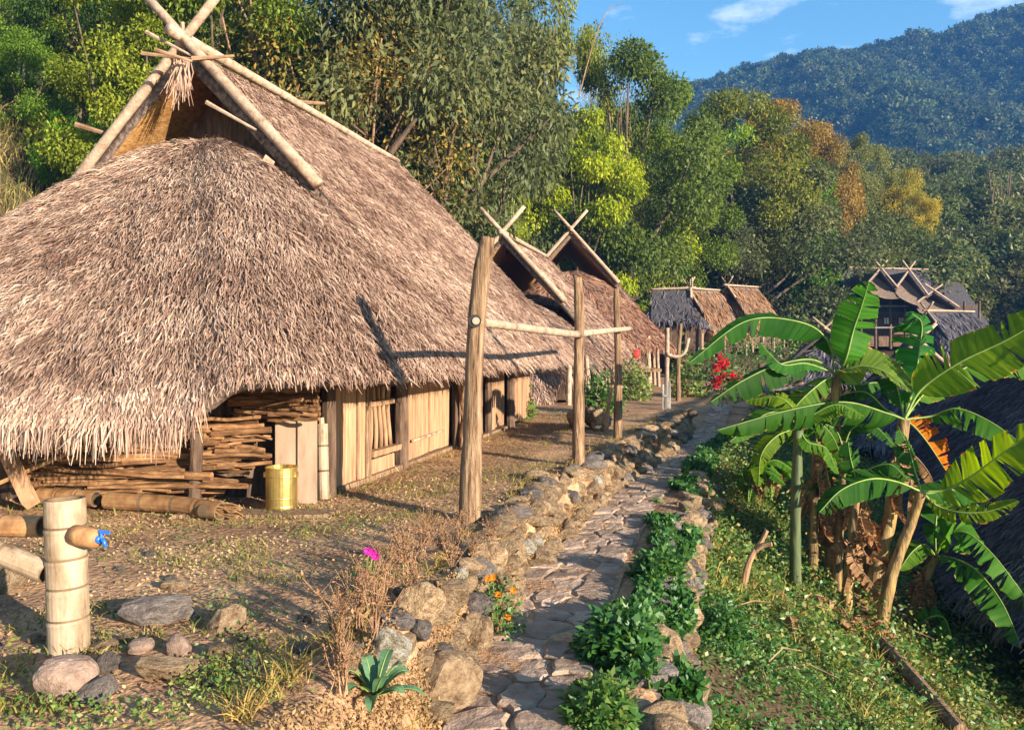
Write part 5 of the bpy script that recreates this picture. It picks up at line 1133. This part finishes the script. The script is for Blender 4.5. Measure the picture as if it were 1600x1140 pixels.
va = .02+.40*pat+.30*g.random(len(X))+.05*np.minimum(s, 2.5)+.10*g.normal(size=len(X))
va = np.clip(va, 0, .74)
cover('ground_cover', 'low yellow green creeper covering the slope right of the path', X, Y, .12, .046, var=va, seed=502)
n = 42000; Y = 8+16*g.random(n); X = RX(Y)+.6+5*g.random(n); k = X/Y < .75
cover('ground_cover', 'mixed dry and green leaves on the middle of the slope under the bananas', X[k], Y[k], .30, .065, var=.1+.75*g.random(k.sum()), seed=503)
n = 26000; Y = 4.5+14*g.random(n)**1.3; X = RX(Y)+.7+5*g.random(n); k = (X/Y < .72) & (vnoise(X*1.4+31, Y*1.4) > .5); X, Y = X[k], Y[k]
V, Q = blades(np.stack([X, Y, TZ(X, Y)], 1), .08+.2*g.random(len(X)), .012, .6, g); o = link('slope_grass', np_mesh('slope_grass', V, Q, [M['grassblade']], np.tile(g.random(len(X)), 2)), kind='stuff'); o.color = (1.1, 1.1, .6, 1); o['label'] = 'dry yellowish weeds and grass among the creeper on the slope'
n = 30000; Y = 5.2+15*g.random(n)**1.25; s = .05+.5*g.random(n)+.3*(vnoise(Y*1.5, Y*0)-.3); X = RX(Y)+s; mound = .03+.17*vnoise(X*1.4+9, Y*1.4)
pos = np.stack([X, Y, np.maximum(TZ(X, Y), TZ(RX(Y), Y)-.12)+mound*np.sqrt(g.random(n))], 1); ok = vnoise(X*2.2+70, Y*1.6) > .46; pos = pos[ok]; n = len(pos)
V, Q = leaf_quads(pos, rnd_dirs(n, g), nrm(rnd_dirs(n, g)+[.4, -.5, .6]), .075*(.6+.8*g.random(n)), .05*(.6+.8*g.random(n)))
o = link('border_vine', np_mesh('border_vine', V, Q, [M['cover']], np.clip(.02+.38*g.random(n)+.1*g.normal(size=n), 0, .62)), kind='stuff'); o['label'] = 'dense dark green vine spilling over the outer edge of the path'
def leafy_bush(x, y, wpx, hpx, label, L, n, vmin, vmax, cat='bush', seed=1, name='bush', z=None):
    b = base(x, y) if z is None else PZ(x, y, z); r = wpx/2*b[1]/F; h = hpx*b[1]/F; g = np.random.default_rng(seed); t = thing(name, label, cat, b)
    d = rnd_dirs(n, g); d[:, 2] = np.abs(d[:, 2]); rr = (.45+.55*g.random((n, 1)))*(1+.25*(vnoise(d[:, :1]*4+seed, d[:, 1:2]*4)-.5)*2); pos = d*rr*np.array([r, r, h])
    dirs = nrm(d*[1, 1, .2]+.6*g.normal(size=(n, 3))); nn = nrm(d+.4*g.normal(size=(n, 3))+[0, -.2, .7])
    V, Q = leaf_quads(pos, dirs, nn, L*(.6+.8*g.random(n)), L*.6*(.6+.8*g.random(n)))
    link('foliage', np_mesh('foliage', V, Q, [M['cover']], vmin+(vmax-vmin)*g.random(n)), t, kind='stuff')
    mb = MB()
    for k in range(9):
        e = pos[g.integers(0, n)]; mb.tube([[0, 0, -.05], e*.5+[0, 0, .05], e], [.012, .009, .004], 5)
    link('stem', mb.mesh('stem', M['twig']), t); return t
leafy_bush(968, 1030, 125, 75, 'dark green glossy leafed bush spreading over the path edge', .075, 2300, .0, .42, seed=1, z=-.5)
leafy_bush(940, 1130, 115, 70, 'grey green small leafed bush at the bottom of the path, right side', .055, 2400, .25, .62, seed=2, z=-.5)
leafy_bush(1030, 905, 80, 50, 'fresh green bush on the path edge behind the dark bush', .07, 1500, .05, .5, seed=3, z=-.5)
leafy_bush(1130, 1000, 90, 60, 'bright green creeping clump on the slope beside the stone edging', .055, 1500, .05, .45, seed=4)
# ------------------------------------------------------------------ the terrace: litter, grass tufts, weeds
g = np.random.default_rng(601); n = 70000; Y = 3.6+18*g.random(n)**1.4; X = EX(Y)-.05-g.random(n)**.8*(4.5+.2*Y); k = (np.abs(X/Y) < .75) & (g.random(n) < -.25+1.5*vnoise(X*1.6+3, Y*1.6)); X, Y = X[k], Y[k]
gp = vnoise(X*1.7+20, Y*1.7)
cover('leaf_litter', 'dry leaves and small weeds scattered over the earth terrace', X, Y, .015, .027, 'litter', var=np.clip(1.12-1.15*gp+.28*g.normal(size=len(X)), 0, .92), seed=602, upk=1.2)
n = 26000; Y = 3.7+15*g.random(n)**1.5; X = EX(Y)-.05-g.random(n)*(4.0+.25*Y); gq = vnoise(X*2.2+60, Y*2.2); k = (np.abs(X/Y) < .75) & (gq > .55); X, Y = X[k], Y[k]
V, Q = blades(np.stack([X, Y, TZ(X, Y)-.005], 1), .04+.08*g.random(len(X)), .009, .5, g); o = link('grass', np_mesh('grass', V, Q, [M['grassblade']], np.tile(np.clip(.15+.5*g.random(len(X)), 0, 1), 2)), kind='stuff'); o.color = (1.1, 1.1, .58, 1); o['label'] = 'short green and dry grass growing in patches on the terrace'
# straw and bark chips along the wall foot
n = 7000; Y = 8+12*g.random(n); X = np.interp(Y, [9.7, 17.1], [-1.93, -.14])+.15+1.5*g.random(n)
V, Q = leaf_quads(np.stack([X, Y, TZ(X, Y)+.012], 1), nrm(rnd_dirs(n, g)*[1, 1, .08]), nrm(rnd_dirs(n, g)*.3+[0, 0, 1]), .05+.12*g.random(n), np.full(n, .012)); o = link('straw_litter', np_mesh('straw_litter', V, Q, [M['litter']], .45+.55*g.random(n)), kind='stuff'); o['label'] = 'fallen straw strewn along the foot of the hut wall'
n = 36000; Y = 3.2+17*g.random(n)**1.6; f = g.random(n); X = EX(Y)+(LX(Y)-EX(Y))*f*1.05; z = -.5+.55*(1-f)+.06*g.random(n)-.02; k = vnoise(Y*2.3, f*4) > .40
V, Q = leaf_quads(np.stack([X, Y, z], 1)[k], rnd_dirs(k.sum(), g), nrm(rnd_dirs(k.sum(), g)+[.6, -.4, .5]), .012+.022*g.random(k.sum()), .008+.012*g.random(k.sum())); o = link('wall_moss', np_mesh('wall_moss', V, Q, [M['litter']], np.clip(.2+.5*g.random(k.sum()), 0, 1)), kind='stuff'); o['label'] = 'dry moss and small plants clinging to the terrace wall'
n = 9000; Y = 3.6+15*g.random(n)**1.7; f = g.random(n); X = EX(Y)-.25+(LX(Y)-EX(Y)+.2)*f; kk = vnoise(X*3+8, Y*3) > .45; X, Y, f = X[kk], Y[kk], f[kk]
V, Q = blades(np.stack([X, Y, np.minimum(-.5+.55*(1-f), 0)+.02], 1), .05+.13*g.random(len(X)), .007, .6, g); o = link('wall_grass', np_mesh('wall_grass', V, Q, [M['grassblade']], np.tile(np.clip(.25+.75*g.random(len(X)), 0, 1), 2)), kind='stuff'); o.color = (1.1, .95, .6, 1); o['label'] = 'dry golden grass growing out of the terrace wall'
# small green weeds in patches
g = np.random.default_rng(640); px_, py_ = [], []
for (x, y, sx_, sy_, k) in ((100, 1100, 70, 30, 1500), (240, 1090, 90, 30, 1700), (330, 1060, 40, 25, 800), (390, 1000, 30, 35, 500), (360, 950, 25, 18, 350), (230, 800, 45, 7, 420), (40, 800, 40, 8, 250), (185, 800, 15, 6, 100), (690, 790, 60, 10, 160), (830, 715, 40, 10, 420), (650, 780, 50, 20, 160), (420, 860, 60, 20, 350), (330, 880, 60, 20, 250), (560, 820, 90, 14, 500), (480, 840, 60, 14, 300), (740, 780, 30, 15, 200), (30, 1000, 40, 40, 300), (420, 1090, 60, 30, 300), (860, 790, 20, 12, 200), (780, 870, 15, 14, 200)):
    k = int(k*.32); q = np.stack([x+sx_*g.normal(size=k), np.maximum(y+sy_*g.normal(size=k), 640)], 1); px_.append(q)
px_ = np.vstack(px_); d_ = CZ*F/(px_[:, 1]-HY); X = (px_[:, 0]-800)/F*d_; Y = d_; k = (X < EX(Y)+.05) & (vnoise(X*3.1+5, Y*3.1) > .42); X, Y = X[k], Y[k]; n = len(X)
V, Q = leaf_quads(np.stack([X, Y, TZ(X, Y)+.07*g.random(n)], 1), nrm(rnd_dirs(n, g)*[1, 1, .6]+[0, 0, .3]), nrm(rnd_dirs(n, g)+[.4, -.5, .5]), .016+.022*g.random(n), .010+.013*g.random(n))
o = link('weeds', np_mesh('weeds', V, Q, [M['cover']], np.clip(.35+.4*g.random(n), 0, 1)), kind='stuff'); o['label'] = 'small fresh green weeds in patches on the earth terrace'
# weeds: stems with small dry leaves
def weed_mesh(seed, h, n_st, leaf_n, L, mats):
    g = np.random.default_rng(seed); mb = MB(); tips = []
    for k in range(n_st):
        a = g.random()*6.28; ln = .45*h*g.random(); e = np.array([math.cos(a)*ln, math.sin(a)*ln, h*(.5+.5*g.random())]); md = e*np.array([.35, .35, .55])+g.normal(size=3)*.02
        q = spline([[g.normal()*.03, g.normal()*.03, -.02], md, e], 7); mb.tube(q, np.linspace(.006, .0025, 7), 4, cap=False); tips += list(q[2:])
        for j in range(2):
            b = q[3+j]; e2 = b+np.array([g.normal()*.09, g.normal()*.09, .08+.1*g.random()]); mb.tube([b, e2], [.003, .0015], 3, cap=False); tips += [b*.5+e2*.5, e2]
    tips = np.array(tips); i = g.integers(0, len(tips), leaf_n); pos = tips[i]+g.normal(size=(leaf_n, 3))*.012
    V, Q = leaf_quads(pos, rnd_dirs(leaf_n, g), rnd_dirs(leaf_n, g), L*(.5+g.random(leaf_n)), L*.5*(.5+g.random(leaf_n)))
    return mb.mesh('stem', mats[0]), np_mesh('foliage', V, Q, [mats[1]], np.clip(.35+.35*g.random(leaf_n)+.15*g.normal(size=leaf_n), 0, 1))
M['weed_leaf'] = leafmat('dry_weed_leaf', [(0, (.05, .08, .02)), (.3, (.16, .11, .045)), (.6, (.33, .16, .075)), (1, (.45, .28, .15))], rough=.7, trans=.25, spec=.2, objcol=False)
WD = [weed_mesh(700+i, .5+.1*i, 14, 260, .035, (M['twig'], M['weed_leaf'])) for i in range(3)]
spots = [(535, 1080, .75), (528, 1010, .85), (560, 985, .75), (600, 950, .7), (640, 905, .75), (660, 875, .75), (690, 865, .75), (625, 880, .7), (705, 900, .6), (740, 880, .6), (600, 915, .7), (575, 960, .7), (670, 845, .7), (720, 850, .65), (585, 1010, .8), (645, 935, .6), (770, 850, .5), (800, 830, .5)]
for i, (x, y, s) in enumerate(spots):
    b = PZ(x, y, 0) if x < 780 else PZ(x, y, -.1); t = thing('dry_weed', 'reddish brown dry weed with thin stems on the wall edge by the nearest post', 'weed', b, 'dry weeds along the near wall', rng.random()*6); t.scale = (s*.9, s*.9, s*.82)
    link('stem', WD[i % 3][0], t); link('foliage', WD[i % 3][1], t, kind='stuff')
def flower_plant(x, y, wpx, hpx, z, label, fcol, spots, seed, petal=.03, nfol=500):
    b = PZ(x, y, z); t = leafy_bush(x, y, wpx, hpx, label, .04, nfol, .1, .6, 'flower', seed, 'flowering_plant', z); d = b[1]
    for (fx, fy) in spots:
        c = P(fx, fy, d-.05)-b; n = 14; an = np.linspace(0, 6.28, n, endpoint=False); g = np.random.default_rng(int(fx)); dirs = nrm(np.stack([np.cos(an), np.full(n, -.45), np.sin(an)], 1)+.15*g.normal(size=(n, 3)))
        V, Q = leaf_quads(np.repeat(c[None], n, 0), dirs, np.repeat([[0, -1, .3]], n, 0), np.full(n, petal), np.full(n, petal*.6)); o = link('flower', np_mesh('flower', V, Q, [M['petal']], g.random(n)), t); o.color = (*fcol, 1)
        mb = MB(); mb.tube([c*[.3, .3, .1], c*[.7, .7, .6], c], .003, 4, cap=False); link('flower_stalk', mb.mesh('flower_stalk', M['ban_rib']), t)
flower_plant(775, 985, 85, 90, -.45, 'orange marigolds growing at the foot of the wall beside the path', (.85, .26, .01), [(762, 903), (770, 901), (802, 921), (733, 962), (766, 942), (793, 963), (766, 1003), (778, 928)], 11)
flower_plant(573, 925, 60, 40, 0, 'magenta flowers on thin stems among the dry weeds', (.75, .03, .42), [(575, 860), (587, 868), (569, 898), (566, 902), (582, 863)], 12, nfol=180, petal=.034)
# rosette plant
rb_ = ground_hit(585, 1105); rs = thing('rosette_plant', 'broad leaved blue green rosette plant in the near foreground by the wall end', 'plant', rb_)
for k in range(15):
    an = k*2.4; L_ = .20+.06*rng.random(); el = .12+.95*(k/15); dv = np.array([math.cos(an)*math.cos(el), math.sin(an)*math.cos(el), math.sin(el)])
    c0 = rb_+[0, 0, .05]; add_leaf(rs, [c0, c0+dv*L_*.5+[0, 0, .02], c0+dv*L_*.85+[0, 0, .01], c0+dv*L_*1.1-[0, 0, .03]], .028, (-dv[0]*.5, -dv[1]*.5, 1), (1, 1, 1), fold=-.2, tears=0, seed=300+k, pet=.02, ripa=.0, mats=('rosette', 'ban_rib'))
# green shrubs by the second and third hut, red flowers, yellow green shrub
leafy_bush(813, 655, 45, 55, 'green leafy shrub at the near corner of the second hut', .16, 260, .3, .7, seed=21, z=0)
leafy_bush(940, 645, 70, 70, 'bright green shrub in front of the second hut, behind the middle post', .12, 1100, .1, .6, seed=22, z=0)
leafy_bush(990, 625, 55, 75, 'yellow green shrub between the far post and the third hut', .13, 900, .35, .75, seed=23, z=0)
leafy_bush(1075, 620, 60, 85, 'tall yellow green shrub behind the bowed rail', .14, 900, .3, .75, seed=24, z=0)
leafy_bush(1160, 585, 120, 75, 'fresh green shrub behind the red flowers', .16, 1300, .1, .6, seed=25, z=.05)
leafy_bush(1095, 520, 70, 75, 'olive brown feathery shrub beside the far brown roof', .16, 900, .5, .85, seed=26, z=1.3)
leafy_bush(1230, 560, 90, 60, 'pale green leafy thicket below the far brown roofs', .16, 1000, .2, .7, seed=27, z=.9)
rf = PZ(1130, 625, -.1); rp_ = thing('red_flower_bush', 'bush of clustered bright red flowers beyond the end of the path', 'flower bush', rf)
g = np.random.default_rng(811); cl = np.array([P(x, y, rf[1]-.2)-rf for x, y in ((1125, 562), (1118, 578), (1122, 592), (1135, 588), (1146, 587), (1130, 572), (1117, 600))]); ci = g.integers(0, len(cl), 260); pos = cl[ci]+g.normal(size=(260, 3))*np.array([.09, .12, .09])
V, Q = leaf_quads(pos, rnd_dirs(260, g), nrm(rnd_dirs(260, g)+[0, -.7, .3]), np.full(260, .13), np.full(260, .08)); o = link('flowers', np_mesh('flowers', V, Q, [M['petal']], g.random(260)), rp_, kind='stuff'); o.color = (.75, .012, .03, 1)
n = 500; pos = g.normal(size=(n, 3))*[.45, .4, .35]+[0, 0, .8]; V, Q = leaf_quads(pos, rnd_dirs(n, g), rnd_dirs(n, g), np.full(n, .16), np.full(n, .08)); link('foliage', np_mesh('foliage', V, Q, [M['cover']], .1+.4*g.random(n)), rp_, kind='stuff')
mb = MB()
for k in range(6): mb.tube([[0, 0, -.1], [rng.normal()*.2, 0, .5], [rng.normal()*.4, 0, 1.0]], .02, 5)
link('stem', mb.mesh('stem', M['twig']), rp_)
# thin bare sapling with a hoop in front of the second hut
mb = MB(); mb.tube(spline([P(946, 690, 15.5), P(950, 640, 15.5), P(957, 585, 15.5), P(938, 560, 15.5)], 10), np.linspace(.05, .02, 10), 6); mb.tube(spline([P(955, 590, 15.5), P(962, 560, 15.5), P(975, 545, 15.5)], 6), .015, 5)
mb.own('bare_sapling', M['twig'], P(946, 690, 15.5), 'thin bare sapling between the middle and the far post', 'sapling')
rk = thing('stone_heap', 'small heap of pale stones beside the middle post, at the second hut corner', 'stones', PZ(905, 668, 0))
for k in range(16): put_rock(rk, random.choice(ROCKS+ROCKS_P), PZ(885+60*rng.random(), 668+6*rng.random(), 0)+[0, 0, .1+.25*rng.random()], [.25+.15*rng.random()]*3, rng.random(3)*3)

# ------------------------------------------------------------------ haze
hz = bpy.data.materials.new('haze_air'); hz.use_nodes = True; nt = hz.node_tree; nt.nodes.clear(); o_ = nt.nodes.new('ShaderNodeOutputMaterial'); pv = nt.nodes.new('ShaderNodeVolumePrincipled')
pv.inputs['Color'].default_value = (.11, .38, 1.0, 1); pv.inputs['Density'].default_value = HAZE; pv.inputs['Anisotropy'].default_value = .0
nt.links.new(pv.outputs[0], o_.inputs['Volume'])
mb = MB(); x0, x1, y0, y1, z0, z1 = -290, 600, -40, 660, -12, 345; mb.box([(x0+x1)/2, (y0+y1)/2, (z0+z1)/2], [(x1-x0)/2, 0, 0], [0, (y1-y0)/2, 0], [0, 0, (z1-z0)/2])
hzo = link('haze', mb.mesh('haze', hz), kind='stuff'); hzo['label'] = 'thin blue air between the village and the mountain'
